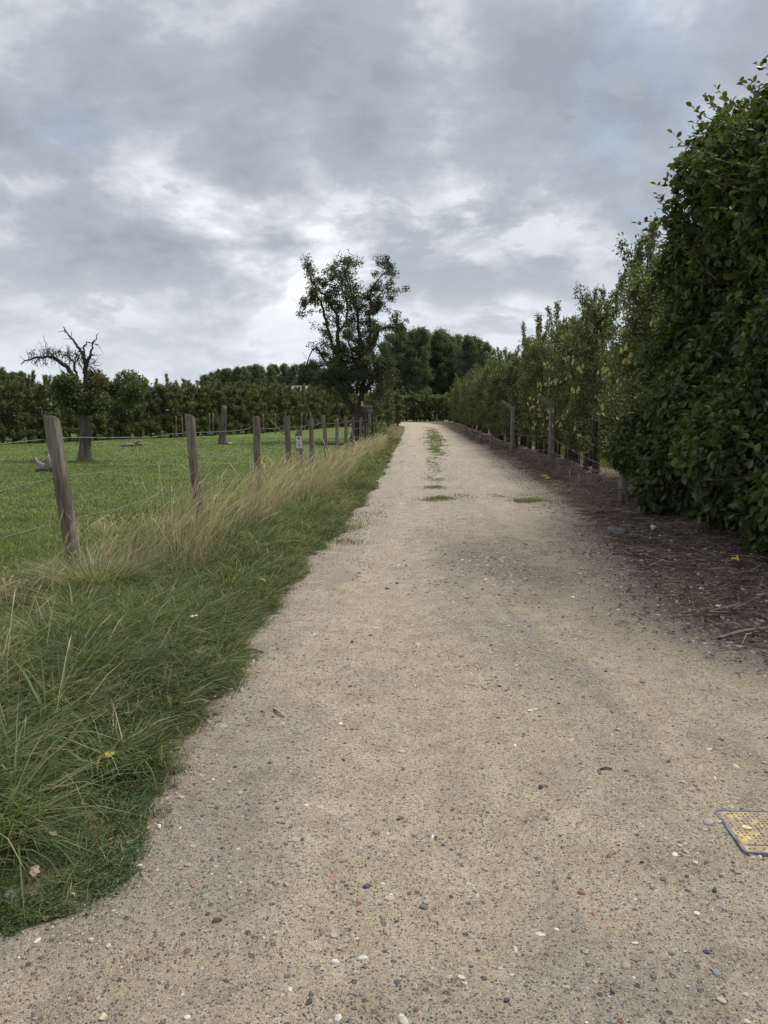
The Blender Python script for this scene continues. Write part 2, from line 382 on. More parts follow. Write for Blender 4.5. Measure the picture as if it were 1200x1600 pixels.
for scale, lo, hi, rad in ((38, .12, .94, .36), (95, .26, .88, .42), (190, .30, .82, .44)):
    dk, lt, rn, al = specks(scale, lo, hi, rad)
    c = mixc(t, mathn(t, 'MULTIPLY', dk, .88), c, ramp(t, rn, [(.2, (.075, .075, .085)), (.5, (.12, .105, .09)), (.8, (.16, .17, .19)), (.96, (.26, .12, .075))]))
    c = mixc(t, mathn(t, 'MULTIPLY', lt, .8), c, ramp(t, rn, [(.2, (.55, .49, .40)), (.6, (.42, .37, .31)), (.9, (.66, .63, .58))]))
    hs = mathn(t, 'MULTIPLY', al, 3.0 / scale ** .5) if hs is None else mathn(t, 'ADD', hs, mathn(t, 'MULTIPLY', al, 3.0 / scale ** .5))
at_ = N(t, 'ShaderNodeAttribute', attribute_name='across')
ed = mathn(t, 'ADD', at_.outputs['Fac'], mathn(t, 'MULTIPLY', mathn(t, 'SUBTRACT', n2, .5), .34))
ed = mathn(t, 'ADD', ed, mathn(t, 'MULTIPLY', mathn(t, 'SUBTRACT', n1, .5), .30))
c = mixc(t, ramp(t, ed, [(.76, 0.0), (.92, .45), (1.02, .85)]), c, ramp(t, n3, [(.3, (.075, .057, .045)), (.5, (.135, .106, .083)), (.7, (.24, .195, .155))]))
t.links.new(c, p.inputs['Base Color']); p.inputs['Roughness'].default_value = .92; p.inputs['Specular IOR Level'].default_value = .2
h = mathn(t, 'ADD', mathn(t, 'MULTIPLY', n3, .9), mathn(t, 'ADD', mathn(t, 'MULTIPLY', n4, .5), hs))
bump(t, p, h, .95, .016)
TRACK = m
ys = ax([(-2, 1.2, .2), (1.2, 9, .045), (9, 24, .14), (24, 102, .6)]); us = np.linspace(0, 1, 90)
Y, U = np.meshgrid(ys, us, indexing='ij')
Lw = ledge(Y) + wob(Y, 0); Rw = redge(Y) + wob(Y, 4) * 1.3
X = Lw + (Rw - Lw) * U
Z = tz(X, Y) - .022 * (1 - sst(0, .03, U)) - .012 * sst(.95, 1, U)
V = np.stack([X, Y, Z], -1).reshape(-1, 3); nx = len(us)
i = (np.arange(len(ys) - 1)[:, None] * nx + np.arange(nx - 1)[None]).ravel()
tm = mesh_np('dirt_track', V, np.stack([i, i + 1, i + nx + 1, i + nx], 1), True)
tm.attributes.new('across', 'FLOAT', 'POINT').data.foreach_set('value', (1 + (X - redge(Y)) / 3.6).astype(np.float32).ravel())
tm.attributes.new('lane', 'FLOAT', 'POINT').data.foreach_set('value', (np.exp(-((U - .27) / .10) ** 2) + np.exp(-((U - .70) / .10) ** 2)).astype(np.float32).ravel())
tag(obj('dirt_track', tm, TRACK),
    'pale gravel and sand farm track running between pasture and orchard', kind='structure')

# ---- gravel on the track (uncountable)
def scatter_track(n, y0, y1, pw=1.0):
    y = y0 + (y1 - y0) * RNG.random(n) ** pw; x = ledge(y) + (redge(y) + .3 - ledge(y)) * RNG.random(n)
    u = (x - ledge(y)) / (redge(y) - ledge(y)); lane_ = np.exp(-((u - .27) / .10) ** 2) + np.exp(-((u - .70) / .10) ** 2)
    dr = .6 + .5 * np.sin(x * 2.1 + 1.3 * np.sin(y * .9)) * np.sin(y * 1.3 + np.sin(x * 1.7) * 1.5) + .25 * np.sin(x * 6 + y * 2) * np.sin(y * 5 - x)
    k = (np.abs(x) < .66 * y + .8) & (RNG.random(n) < np.clip(dr - .45 * lane_, .10, 1.2))
    return x[k], y[k]
PEBBLE = leafmat('pebble_stone', [(.08, .08, .09), (.14, .125, .115), (.20, .18, .155), (.28, .24, .19), (.35, .295, .225), (.41, .345, .26), (.20, .20, .21), (.46, .40, .31), (.38, .315, .235), (.26, .15, .11), (.34, .295, .235), (.60, .57, .52)], transl=0, rough=.85, spec=.25)
mb = MB()
x, y = scatter_track(66000, 1.5, 7.5, 1.3); s = .0018 + .0034 * RNG.random(len(x)) ** 2
mb.add(*blobs(np.stack([x, y, tz(x, y)], -1), s, OCT, (.5, .9), .15))
x, y = scatter_track(19000, 1.5, 10, 1.15); s = .0038 + .009 * RNG.random(len(x)) ** 3.5
mb.add(*blobs(np.stack([x, y, tz(x, y) + s * .05], -1), s, ICO1, (.35, .75), .16))
x, y = scatter_track(900, 1.6, 9, 1.1); s = .008 + .013 * RNG.random(len(x)) ** 2
mb.add(*blobs(np.stack([x, y, tz(x, y) + s * .02], -1), s, ICO2, (.25, .6), .05))
y = 1.9 + 12 * RNG.random(1500) ** 1.4; x = ledge(y) + wob(y, 0) + np.abs(RNG.normal(size=len(y))) * .10; s = .003 + .011 * RNG.random(len(x)) ** 3
mb.add(*blobs(np.stack([x, y, tz(x, y) + s * .1], -1), s, ICO1, (.35, .75), .16))
x = RNG.uniform(1.225, 1.50, 420); y = RNG.uniform(2.335, 2.61, 420); s = .0012 + .003 * RNG.random(420) ** 2
mb.add(*blobs(np.stack([x, y, tz(x, y) + .0085], -1), s, OCT, (.5, .9), .15))
x, y = scatter_track(22000, 6.5, 26, 1.5); s = .005 + .013 * RNG.random(len(x)) ** 3
mb.add(*blobs(np.stack([x, y, tz(x, y)], -1), s, OCT, (.4, .8), .15))
n = 1500; x = 1.3 + .65 * RNG.normal(size=n); y = 7.2 + .8 * RNG.normal(size=n); s = .005 + .017 * RNG.random(n) ** 2.5
mb.add(*blobs(np.stack([x, y, tz(x, y)], -1), s, ICO1, (.35, .7), .15))
x, y = scatter_track(5000, 20, 75, 1.4); s = .012 + .022 * RNG.random(len(x)) ** 2
mb.add(*blobs(np.stack([x, y, tz(x, y)], -1), s, OCT, (.3, .6), .15))
tag(mb.build('gravel', PEBBLE, smooth=False), 'small loose pebbles and grit scattered over the track', 'gravel', kind='stuff')

# ------------------------------------------------------------------ plants: materials
GRASS = leafmat('grass_blade', [(.050, .082, .022), (.080, .125, .034), (.115, .165, .050), (.065, .105, .030), (.145, .185, .070), (.095, .140, .044), (.30, .255, .13), (.12, .165, .075), (.060, .095, .028), (.36, .31, .18)], .30, .55, .3)
SHORT = leafmat('short_grass', [(.092, .138, .042), (.120, .168, .054), (.148, .194, .068), (.104, .150, .047), (.185, .200, .084), (.30, .265, .14)], .28, .6, .25)
STRAW = leafmat('dry_stalk', [(.43, .365, .24), (.52, .455, .315), (.34, .275, .175), (.60, .54, .395), (.27, .22, .14)], .22, .7, .2)
WEED = leafmat('weed_leaf', [(.042, .080, .026), (.060, .108, .034), (.085, .140, .045)], .25, .55, .3)
PEARL = leafmat('pear_leaf', [(.056, .074, .027), (.088, .112, .040), (.120, .144, .054), (.070, .092, .034), (.165, .180, .084), (.27, .27, .16)], .34, .42, .45, .14)
HEDGEL = leafmat('hedge_leaf', [(.038, .060, .019), (.062, .090, .026), (.092, .124, .036), (.048, .072, .022), (.150, .178, .058), (.074, .104, .030), (.118, .136, .040)], .28, .42, .42)
POPL = leafmat('poplar_leaf', [(.095, .118, .078), (.125, .150, .096), (.155, .178, .116), (.108, .132, .086)], .40, .6, .2, .12)
BARK = woodmat('bark', (.030, .024, .020), (.062, .052, .044), (.11, .095, .08), (6, 6, 1.0), .8)
BARKG = woodmat('trunk_bark_grey', (.055, .044, .038), (.125, .102, .086), (.22, .185, .155), (7, 7, .8), .8)
POST = woodmat('weathered_post', (.075, .062, .050), (.185, .158, .130), (.33, .29, .245), (11, 11, .55), .9, .5)
GREYW = woodmat('bleached_wood', (.10, .08, .07), (.25, .21, .18), (.45, .41, .37), (9, 9, 1), .6)
CONC = plain('post_concrete', (.175, .150, .125), .95, .45, 9)
WIRE = plain('galvanised_wire', (.20, .20, .185), .65, .35, 30, .2)
SOILD = plain('twig_bark', (.12, .085, .07), .85, .4, 8)

# ------------------------------------------------------------------ grass
def fx(y): return np.interp(y, [0, 4.4, 6.8, 9.7, 12.5, 16, 19, 22, 25, 28, 31, 38, 50], [-3.7, -3.2, -2.83, -2.39, -2.10, -2.03, -1.84, -1.68, -1.57, -1.42, -1.25, -.9, -.2])
def vl(y): return np.maximum(fx(y), np.interp(y, [0, 3, 4.9, 6.2, 7], [-2.3, -2.2, -2.15, -2.75, -9]))
def verge_pts(n, y0, y1, pw, extra=.06):
    y = y0 + (y1 - y0) * RNG.random(n) ** pw
    l = vl(y) - extra; r = ledge(y) + wob(y, 0) - .02
    l = np.minimum(l, r - .3)
    x = l + (r - l) * RNG.random(n); k = x > -.62 * y - 1.0
    return x[k], y[k]
mb = MB()
def tussocks(nc, y0, y1, pw, per, h0, h1, w, spread):
    x, y = verge_pts(nc, y0, y1, pw)
    hs_ = RNG.uniform(h0, h1, len(x))
    edge = np.clip((ledge(y) - x) / .35, .7, 1.0); wd = (y < 2.85) & (x > ledge(y) - .36); hs_ = hs_ * edge * np.where(wd, .12, 1.0)
    n = len(x) * per; X = np.repeat(x, per); Y = np.repeat(y, per); Hh = np.repeat(hs_, per) * RNG.uniform(.5, 1.15, n)
    a = RNG.uniform(0, 2 * PI, n); rr = spread * np.sqrt(RNG.random(n)); X2 = X + rr * np.cos(a); Y2 = Y + rr * np.sin(a)
    over = np.maximum(0, X2 - (ledge(Y2) + wob(Y2, 0))); X2 -= over
    head = np.arctan2(np.sin(a) * .8 - .25, np.cos(a) * .8 + .45) + RNG.normal(size=n) * .55 + np.repeat(RNG.normal(size=len(x)) * .5, per)
    P = np.stack([X2, Y2, gz(X2, Y2) - .01], -1)
    mb.add(*blades(P, head, Hh, RNG.uniform(.35, 1.35, n), RNG.uniform(.2, .85, n), w * np.where(RNG.random(n) < .10, 1.9, 1.0) * RNG.uniform(.5, 1.3, n)))
tussocks(430, 1.95, 5.5, .9, 64, .24, .46, .0075, .08)
tussocks(470, 5.0, 11, .9, 52, .22, .46, .0092, .10)
tussocks(800, 10, 22, 1.0, 30, .15, .34, .012, .16)
tussocks(700, 21, 44, 1.0, 22, .14, .30, .02, .22)
x, y = verge_pts(26000, 1.95, 12, .8); n = len(x)
mb.add(*blades(np.stack([x, y, gz(x, y) - .005], -1), RNG.uniform(0, 2 * PI, n), RNG.uniform(.04, .15, n), RNG.uniform(.3, 1.2, n), RNG.uniform(.1, .5, n), np.full(n, .0055)))
n = 900; a = RNG.uniform(0, 2 * PI, n); r = .24 * np.sqrt(RNG.random(n)); x = -2.34 + r * np.cos(a) * 1.2; y = 5.97 + r * np.sin(a)
mb.add(*blades(np.stack([x, y, gz(x, y)], -1), a + RNG.normal(size=n) * .4, RNG.uniform(.25, .55, n), RNG.uniform(.3, 1.2, n), RNG.uniform(.2, .7, n), np.full(n, .0065)))
# ragged fringe creeping onto the track
for nn, y0, y1, h, w in ((9000, 2.0, 7, .06, .0045), (8000, 6.5, 16, .07, .008), (4500, 15, 45, .10, .018)):
    y = RNG.uniform(y0, y1, nn); q = .5 + .5 * np.sin(y * 3.3 + np.sin(y * 1.7) * 2) * np.sin(y * 7.9 + 1)
    x = ledge(y) + wob(y, 0) + RNG.normal(size=nn) * .05 + q * .12 * RNG.random(nn) ** 2 - .02
    mb.add(*blades(np.stack([x, y, np.maximum(gz(x, y), tz(x, y) - .012)], -1), RNG.normal(size=nn) * 1.3, h * RNG.uniform(.4, 1.5, nn), RNG.uniform(.4, 1.5, nn), RNG.uniform(.1, .6, nn), w * RNG.uniform(.6, 1.2, nn)))
tag(mb.build('verge_grass', GRASS), 'long lush green grass on the verge between fence and track', 'grass', kind='stuff')

# grass growing in the track
mb = MB()
def patch(cx_, cy_, rx, ry, n, h, w, pwr=.6):
    y = cy_ + ry * .6 * RNG.normal(size=n); x = cx_ + rx * .55 * RNG.normal(size=n) + .05 * (y - cy_) + .25 * rx * np.sin(y * .9)
    k = np.sin(x * 9 + 1.7 * np.sin(y * 2.3)) + np.sin(y * 3.1 + x * 4) + RNG.normal(size=n) * .4 > -.5; x, y = x[k], y[k]; n = len(x)
    mb.add(*blades(np.stack([x, y, tz(x, y) - .004], -1), RNG.uniform(0, 2 * PI, n), h * RNG.uniform(.4, 1.2, n), RNG.uniform(.3, 1.1, n), RNG.uniform(.1, .4, n), w * RNG.uniform(.7, 1.3, n)))
patch(1.12, 13.6, .40, .30, 1000, .06, .011); patch(1.05, 15.7, .36, .35, 600, .05, .011); patch(1.25, 17.8, .25, .7, 420, .05, .012)
patch(2.62, 13.2, .28, .28, 650, .07, .011); patch(2.4, 14.3, .4, .3, 420, .04, .011); patch(1.5, 20.5, .2, 1.0, 140, .04, .012)
patch(-.42, 10.1, .3, .55, 600, .045, .009); patch(-.55, 8.9, .25, .22, 420, .045, .008); patch(-.2, 11.6, .3, .8, 420, .045, .010)
patch(2.25, 33, .30, 5.0, 2600, .07, .02); patch(3.1, 46, .5, 8, 2800, .09, .03); patch(3.9, 60, .5, 8, 1000, .10, .035)
patch(1.55, 24, .2, 3, 450, .05, .015); patch(1.8, 8.2, .5, .3, 60, .03, .007)
tag(mb.build('track_grass', SHORT), 'short grass tufts growing through the middle of the track', 'grass', kind='stuff')

# pasture grass
mb = MB()
def past_pts(n, y0, y1, pw):
    y = y0 + (y1 - y0) * RNG.random(n) ** pw; l = np.minimum(-.60 * y - .6, vl(y) - .2); r = vl(y) + .1
    x = l + (r - l) * RNG.random(n)
    return x, y
T2 = np.array([0, .55, 1.0]); W2 = np.array([1, .7])
for nn, y0, y1, h0, h1, w in ((42000, 3.2, 11, .03, .085, .0085), (40000, 10, 22, .03, .09, .0155), (30000, 21, 46, .03, .10, .029)):
    x, y = past_pts(nn, y0, y1, .9); n = len(x)
    cl = .55 + .45 * np.sin(x * 2.3 + np.sin(y * 1.7) * 2) * np.sin(y * 1.9 + np.sin(x * 1.3) * 2)
    mb.add(*blades(np.stack([x, y, gz(x, y) - .005], -1), RNG.uniform(0, 2 * PI, n), RNG.uniform(h0, h1, n) * (.6 + .7 * cl), RNG.uniform(.2, 1.1, n), RNG.uniform(.05, .4, n), w * RNG.uniform(.7, 1.3, n), T2, W2))
tag(mb.build('pasture_grass', SHORT), 'short grazed grass covering the pasture left of the fence', 'grass', kind='stuff')

# dry stalks along the fence
mb = MB()
TS = np.array([0, .45, .82, .92, 1.0]); WS = np.array([.8, .6, .55, 1.5])
def stalks(x, y, h0, h1, w, lean0=.15, lean1=.75, head0=.05, hs_=.9):
    n = len(x)
    mb.add(*blades(np.stack([x, y, gz(x, y)], -1), head0 + RNG.normal(size=n) * hs_, RNG.uniform(h0, h1, n), RNG.uniform(lean0, lean1, n), RNG.uniform(.02, .30, n), w * RNG.uniform(.6, 1.3, n), TS, WS))
def along(n, y0, y1, o0, o1, pw=1.0):
    c_ = max(6, n // 26); yc = y0 + (y1 - y0) * RNG.random(c_) ** pw; xo = RNG.beta(1.6, 1.6, c_); wt = RNG.random(c_) ** 2 + .05; k = RNG.choice(c_, n, p=wt / wt.sum())
    y = yc[k] + RNG.normal(size=n) * .13; return fx(y) + o0 + (o1 - o0) * xo[k] + RNG.normal(size=n) * .07, y
stalks(*along(360, 5.9, 9.5, -.2, 1.1), .35, 1.05, .0050)
stalks(*along(640, 9, 12.5, -.15, 1.0), .35, 1.0, .0068)
stalks(*along(1500, 11.5, 19, -.25, 1.25), .3, .95, .0075, .15, .9)
stalks(*along(950, 18, 30, .0, 1.15), .3, .8, .0095, .2, .9)
stalks(*along(900, 28, 44, .3, 1.3), .35, .75, .017, .2, .8)
for bx_, by_, k, h in ((-2.6, 6.5, 30, .55), (-2.25, 6.9, 40, .8), (-2.0, 7.6, 40, .75), (-1.7, 7.0, 30, .7), (-2.3, 8.4, 30, .8), (-2.2, 4.3, 9, .6), (-1.9, 3.6, 7, .5), (-2.45, 5.2, 8, .8), (-1.5, 2.9, 6, .45)):
    k = int(k * 1.9); stalks(bx_ + RNG.normal(size=k) * .14, by_ + RNG.normal(size=k) * .12, h * .55, h * 1.15, .0042, .2, 1.1, .1, .9)
stalks(np.array([-2.25, -2.2, -2.12, -2.3]), np.array([6.6, 6.7, 6.65, 6.75]), 1.25, 1.4, .0045, .15, .35, .2, .2)
# matted dead grass low in the verge
x, y = verge_pts(5200, 3.5, 14, 1.0); n = len(x); k = np.sin(x * 3 + y * 1.3) + np.sin(y * 2.1 - x) + RNG.normal(size=n) * .6 > .4; x, y = x[k], y[k]; n = len(x)
mb.add(*blades(np.stack([x, y, gz(x, y)], -1), RNG.uniform(0, 2 * PI, n), RNG.uniform(.10, .32, n), RNG.uniform(.6, 1.6, n), RNG.uniform(.3, .75, n), np.full(n, .004)))
# tussock of dead grass at the foot of the first post
n = 800; a = RNG.uniform(0, 2 * PI, n); r = .22 * np.sqrt(RNG.random(n)); x = -2.36 + r * np.cos(a) * 1.2; y = 5.95 + r * np.sin(a)
mb.add(*blades(np.stack([x, y, gz(x, y)], -1), a + RNG.normal(size=n) * .3, RNG.uniform(.15, .6, n), RNG.uniform(.4, 1.2, n), RNG.uniform(.2, .65, n), np.full(n, .0042)))
# dead dock stems in the pasture
for bx_, by_, k in ((-3.05, 5.6, 160), (-3.4, 6.0, 140), (-3.55, 9.2, 110), (-2.95, 9.6, 120)):
    stalks(bx_ + RNG.normal(size=k) * .16, by_ + RNG.normal(size=k) * .14, .10, .26, .006, .3, 1.5, 0, 2)
tag(mb.build('dry_grass', STRAW), 'tall straw coloured dry grass stalks leaning along the fence', 'grass', kind='stuff')

# low weeds at the track edge, lower left
mb = MB()
n = 13000; y = RNG.uniform(1.95, 2.95, n); x = ledge(y) - .36 + .41 * RNG.random(n) ** .8
k = (np.sin(x * 31 + 2) * np.sin(y * 27) + np.sin(x * 13 + y * 17) > -.7); x, y = x[k], y[k]; n = len(x)
cx_, cy_ = [], []
for q in range(26):
    yy = random.uniform(1.98, 3.4); xx = float(ledge(yy)) + abs(random.gauss(0, .05)); k = random.randint(15, 90); r_ = random.uniform(.012, .04)
    cx_.append(xx + RNG.normal(size=k) * r_); cy_.append(yy + RNG.normal(size=k) * r_)
x = np.concatenate([x] + cx_); y = np.concatenate([y] + cy_); n = len(x)
P = np.stack([x, y, np.maximum(gz(x, y), tz(x, y) - .004) + .008 + .045 * RNG.random(n) * np.clip((ledge(y) - x) / .2 + .4, .2, 1)], -1)
D = rdir(n); D[:, 2] = np.abs(D[:, 2]) * .4; Nn = rdir(n) * .5 + np.array([0, 0, 1.])
mb.add(*leaves(P, D, Nn, RNG.uniform(.006, .013, n), RNG.uniform(.004, .008, n)))
tag(mb.build('ground_weeds', WEED), 'low dark green creeping weeds at the corner of the track', 'weeds', kind='stuff')

# tall weeds round the wooden frame at the end of the fence
mb = MB()
for k in range(80):
    x0 = -.45 + random.gauss(0, .5); y0 = 40.5 + random.gauss(0, 1.5); h = random.uniform(.5, 1.25); z0 = float(gz(x0, y0)); n = 40
    tt = RNG.random(n); P = np.stack([x0 + RNG.normal(size=n) * .09, y0 + RNG.normal(size=n) * .09, z0 + h * tt], -1)
    D = rdir(n); D[:, 2] *= .4; mb.add(*leaves(P, D, rdir(n) * .5 + [0, 0, 1], RNG.uniform(.07, .13, n), RNG.uniform(.03, .06, n)))
tag(mb.build('tall_weeds', WEED), 'tall green nettles crowding round the wooden frame', 'weeds', kind='stuff')

# grass between the orchard rows
mb = MB()
n = 12000; y = 12 + 40 * RNG.random(n) ** 1.3; x = redge(y) + 2.2 + 2.2 * RNG.random(n)
mb.add(*blades(np.stack([x, y, gz(x, y)], -1), RNG.uniform(0, 2 * PI, n), RNG.uniform(.08, .3, n), RNG.uniform(.2, 1, n), RNG.uniform(.05, .4, n), np.full(n, .035), T2, W2))
tag(mb.build('orchard_grass', SHORT), 'green grass alley seen behind the orchard trunks', 'grass', kind='stuff')

# ------------------------------------------------------------------ twig and leaf litter, right
mb = MB(); ml = MB(); mc = MB()
def litter_pts(n, y0, y1, o0, o1, pw=1.0):
    y = y0 + (y1 - y0) * RNG.random(n) ** pw; x = redge(y) + o0 + (o1 - o0) * RNG.beta(1.6, 1.3, n); return x, y
for nn, y0, y1, o0, o1, l0, l1, r in ((3000, 4.3, 11.5, -.25, 2.0, .08, .50, .0038), (500, 4.0, 13, -1.0, .2, .02, .14, .0022), (1900, 11, 24, -.2, 1.4, .10, .5, .0042), (900, 23, 60, -.1, 1.2, .2, .6, .008)):
    x, y = litter_pts(nn, y0, y1, o0, o1); n = len(x)
    for k in range(n):
        a = random.gauss(.0, 1.0) + (0 if random.random() < .7 else PI / 2); L = random.uniform(l0, l1) * random.random() ** .4
        dx, dy = math.cos(a) * L / 2, math.sin(a) * L / 2; z = float(max(gz(x[k], y[k]), tz(x[k], y[k]) * (x[k] < redge(y[k]) + .1))) + random.uniform(.004, .035 if x[k] > redge(y[k]) else .008); b = random.gauss(0, .10) * L
        e = random.gauss(0, .08) * L
        mb.add(*tube([(x[k] - dx, y[k] - dy, z), (x[k] + b, y[k] + b, z + abs(e)), (x[k] + dx, y[k] + dy, z + abs(e) * .3)], [r, r * .9, r * .5], 3, False))
TWIG = leafmat('twig_litter', [(.055, .038, .029), (.095, .066, .049), (.14, .102, .076), (.072, .050, .037), (.26, .205, .155), (.115, .084, .062), (.36, .30, .24)], 0, .9, .15)
tag(mb.build('twig_litter', TWIG), 'dark brown prunings and twigs littering the soil below the hedge', 'twigs', kind='stuff')
x, y = litter_pts(10000, 4.0, 30, -.8, 2.2, 1.4); n = len(x); D = rdir(n); D[:, 2] *= .25
ml.add(*leaves(np.stack([x, y, np.where(x < redge(y), np.maximum(tz(x, y), gz(x, y)), gz(x, y)) + .006 + .015 * RNG.random(n)], -1), D, rdir(n) * .5 + [0, 0, 1], RNG.uniform(.015, .05, n), RNG.uniform(.012, .035, n)))
DEADL = leafmat('dead_leaf', [(.085, .052, .036), (.13, .088, .060), (.065, .042, .034), (.20, .15, .10), (.10, .070, .052)], 0, .85, .2)
tag(ml.build('leaf_litter', DEADL), 'brown dead leaves scattered over the orchard edge', 'leaf litter', kind='stuff')
x, y = litter_pts(3000, 4.2, 12, -.7, 1.5); n = len(x); s = .004 + .022 * RNG.random(n) ** 3
mc.add(*blobs(np.stack([x, y, np.where(x < redge(y), np.maximum(tz(x, y), gz(x, y)), gz(x, y) + .01)], -1), s, ICO1, (.35, .7), .15))
x, y = litter_pts(260, 4.2, 9, -.5, 1.3); n = len(x); s = .010 + .024 * RNG.random(n) ** 2
mc.add(*blobs(np.stack([x, y, np.where(x < redge(y), np.maximum(tz(x, y), gz(x, y)), gz(x, y) + .012)], -1), s, ICO1, (.3, .6), .14))
tag(mc.build('edge_rubble', PEBBLE), 'grey stone chips and rubble at the edge of the track', 'rubble', kind='stuff')
# pale dead bramble arcs along the orchard fence
mb = MB()
for k in range(420):
    y0 = random.uniform(12.2, 27); x0 = float(redge(y0)) + random.uniform(.25, 1.1); L = random.uniform(.3, .9); a = random.uniform(0, 2 * PI); h = random.uniform(.08, .38)
    z0 = float(gz(x0, y0)); dx, dy = math.cos(a) * L, math.sin(a) * L
    pts = bez([(x0, y0, z0), (x0 + dx * .3, y0 + dy * .3, z0 + h), (x0 + dx * .7, y0 + dy * .7, z0 + h * .9), (x0 + dx, y0 + dy, z0 + random.uniform(.02, .15))], 6)
    mb.add(*tube(pts, np.linspace(.005, .002, 6), 3, False))
BRAM = leafmat('bramble_stem', [(.17, .125, .10), (.24, .185, .15), (.12, .088, .072), (.30, .25, .20)], 0, .85, .2)
tag(mb.build('dead_brambles', BRAM), 'pale dead bramble stems tangled along the orchard wire', 'brambles', kind='stuff')

# ------------------------------------------------------------------ pear orchard
def pear_variant(idx, H=4.2, nl=9500, rad=.82, leafL=.070, zlow=.46):
    rng = np.random.default_rng(100 + idx); r_ = random.Random(50 + idx)
    tr = MB()
    lean = rng.normal(size=2) * .04
    cz = np.linspace(0, H * .93, 9); tp = np.stack([lean[0] * cz + .02 * np.sin(cz * 3 + idx), lean[1] * cz + .02 * np.cos(cz * 2.3), cz], -1)
    tr.add(*tube(tp, np.linspace(.065, .012, 9) * (1 + .25 * (np.arange(9) == 0)), 7))
    B = []; 
    for k in range(38):
        f = (k + r_.random()) / 38; z = zlow + (H * .86 - zlow) * f; a = r_.uniform(0, 2 * PI)
        L = rad * (1.0 - .34 * f ** 2) * r_.uniform(.5, 1.15); up = r_.uniform(.15, .9) * L
        b = np.array([np.interp(z, cz, tp[:, 0]), np.interp(z, cz, tp[:, 1]), z]); d = np.array([math.cos(a), math.sin(a), 0])
        pts = bez([b, b + d * L * .5 + [0, 0, up * .25], b + d * L * .9 + [0, 0, up]], 5)
        tr.add(*tube(pts, np.linspace(.018, .005, 5) * (1.2 - .6 * f), 4, False)); B.append((pts, 1.0))
    for k in range(r_.randint(5, 9)):      # upright leader shoots
        a = r_.uniform(0, 2 * PI); q = r_.uniform(0, .6); z = H * r_.uniform(.60, .88); h = r_.uniform(.3, .95)
        b = np.array([q * math.cos(a), q * math.sin(a), z]); pts = bez([b, b + [.05 * r_.gauss(0, 1), .05 * r_.gauss(0, 1), h * .5], b + [.09 * r_.gauss(0, 1), .09 * r_.gauss(0, 1), h]], 5)
        tr.add(*tube(pts, np.linspace(.012, .004, 5), 4, False)); B.append((pts, .9))
    w = np.array([np.linalg.norm(np.diff(p_, axis=0), axis=1).sum() * s for p_, s in B]); w /= w.sum()
    ch = rng.choice(len(B), nl, p=w); s = rng.beta(1.7, 1.0, nl)
    P = np.zeros((nl, 3)); up_ = np.zeros(nl)
    for i, (pts, sc) in enumerate(B):
        k = np.where(ch == i)[0]
        if len(k) == 0: continue
        tt = s[k] * (len(pts) - 1); j = np.minimum(tt.astype(int), len(pts) - 2); fr = (tt - j)[:, None]
        P[k] = pts[j] * (1 - fr) + pts[j + 1] * fr + rng.normal(size=(len(k), 3)) * (.075 if i < 38 else .04)
    P[:, 2] = np.maximum(P[:, 2], zlow * .8)
    out_ = norm(P * [1, 1, .15]); D = norm(rdir(nl, rng) + out_ * .5 + [0, 0, -.25]); Nn = norm(rdir(nl, rng) * .8 + [0, 0, .8])
    cr = MB().add(*leaves(P, D, Nn, leafL * rng.uniform(.7, 1.25, nl), leafL * .62 * rng.uniform(.7, 1.2, nl), LEAF2))
    fr_ = MB(); q = P[rng.choice(nl, 34)] * [1.05, 1.05, 1]; q = q[q[:, 2] < H * .8]
    prof = [(.0, .0), (.032, -.004), (.043, -.03), (.036, -.055)][::-1]
    for c_ in q:
        fr_.add(*tube(np.array([c_, c_ - [0, 0, .025], c_ - [0, 0, .06], c_ - [0, 0, .095], c_ - [0, 0, .115]]), [.006, .016, .030, .032, .014], 6))
    st_ = MB().add(*tube([(.10, -.06, 0), (.095, -.05, .75)], .028, 6))
    return dict(trunk=tr.mesh('trunk', True), crown=cr.mesh('crown'), fruit=fr_.mesh('fruit', True), stake=st_.mesh('stake', True), spots=P)
PEAR = plain('pear_skin', (.24, .23, .085), .5, .25, 25)
STAKE = woodmat('stake_wood', (.10, .08, .06), (.19, .155, .12), (.29, .25, .20))
VAR = [pear_variant(i) for i in range(6)] + [pear_variant(i, zlow=.16, rad=.80, leafL=.078, nl=10500) for i in range(6, 10)]
for v in VAR:
    for k, mt in (('trunk', BARK), ('crown', PEARL), ('fruit', PEAR), ('stake', STAKE)): v[k].materials.append(mt)
def pear_tree(x, y, sxy, sz, vi, rz, label, group, fruit=True, stake=True):
    v = VAR[vi]
    e = empty('pear_tree', (x, y, float(gz(x, y)) - .02), rz); e.scale = (sxy, sxy, sz)
    tag(e, label, 'tree', group)
    obj('trunk', v['trunk'], None, e); obj('crown', v['crown'], None, e)
    if fruit: o = obj('fruit', v['fruit'], None, e); o['kind'] = 'stuff'
    if stake: obj('stake', v['stake'], None, e)
    return e
rr = random.Random(5)
def rowx(y): return float(np.interp(y, [0, 12, 22, 35, 60, 80, 100], [4.75, 5.33, 5.82, 6.45, 7.6, 8.4, 8.9]))
RIGHT = []; ORD = ['nearest', 'second', 'third', 'fourth', 'fifth', 'sixth', 'seventh', 'eighth', 'ninth', 'tenth']
y = 12.9; k = 0
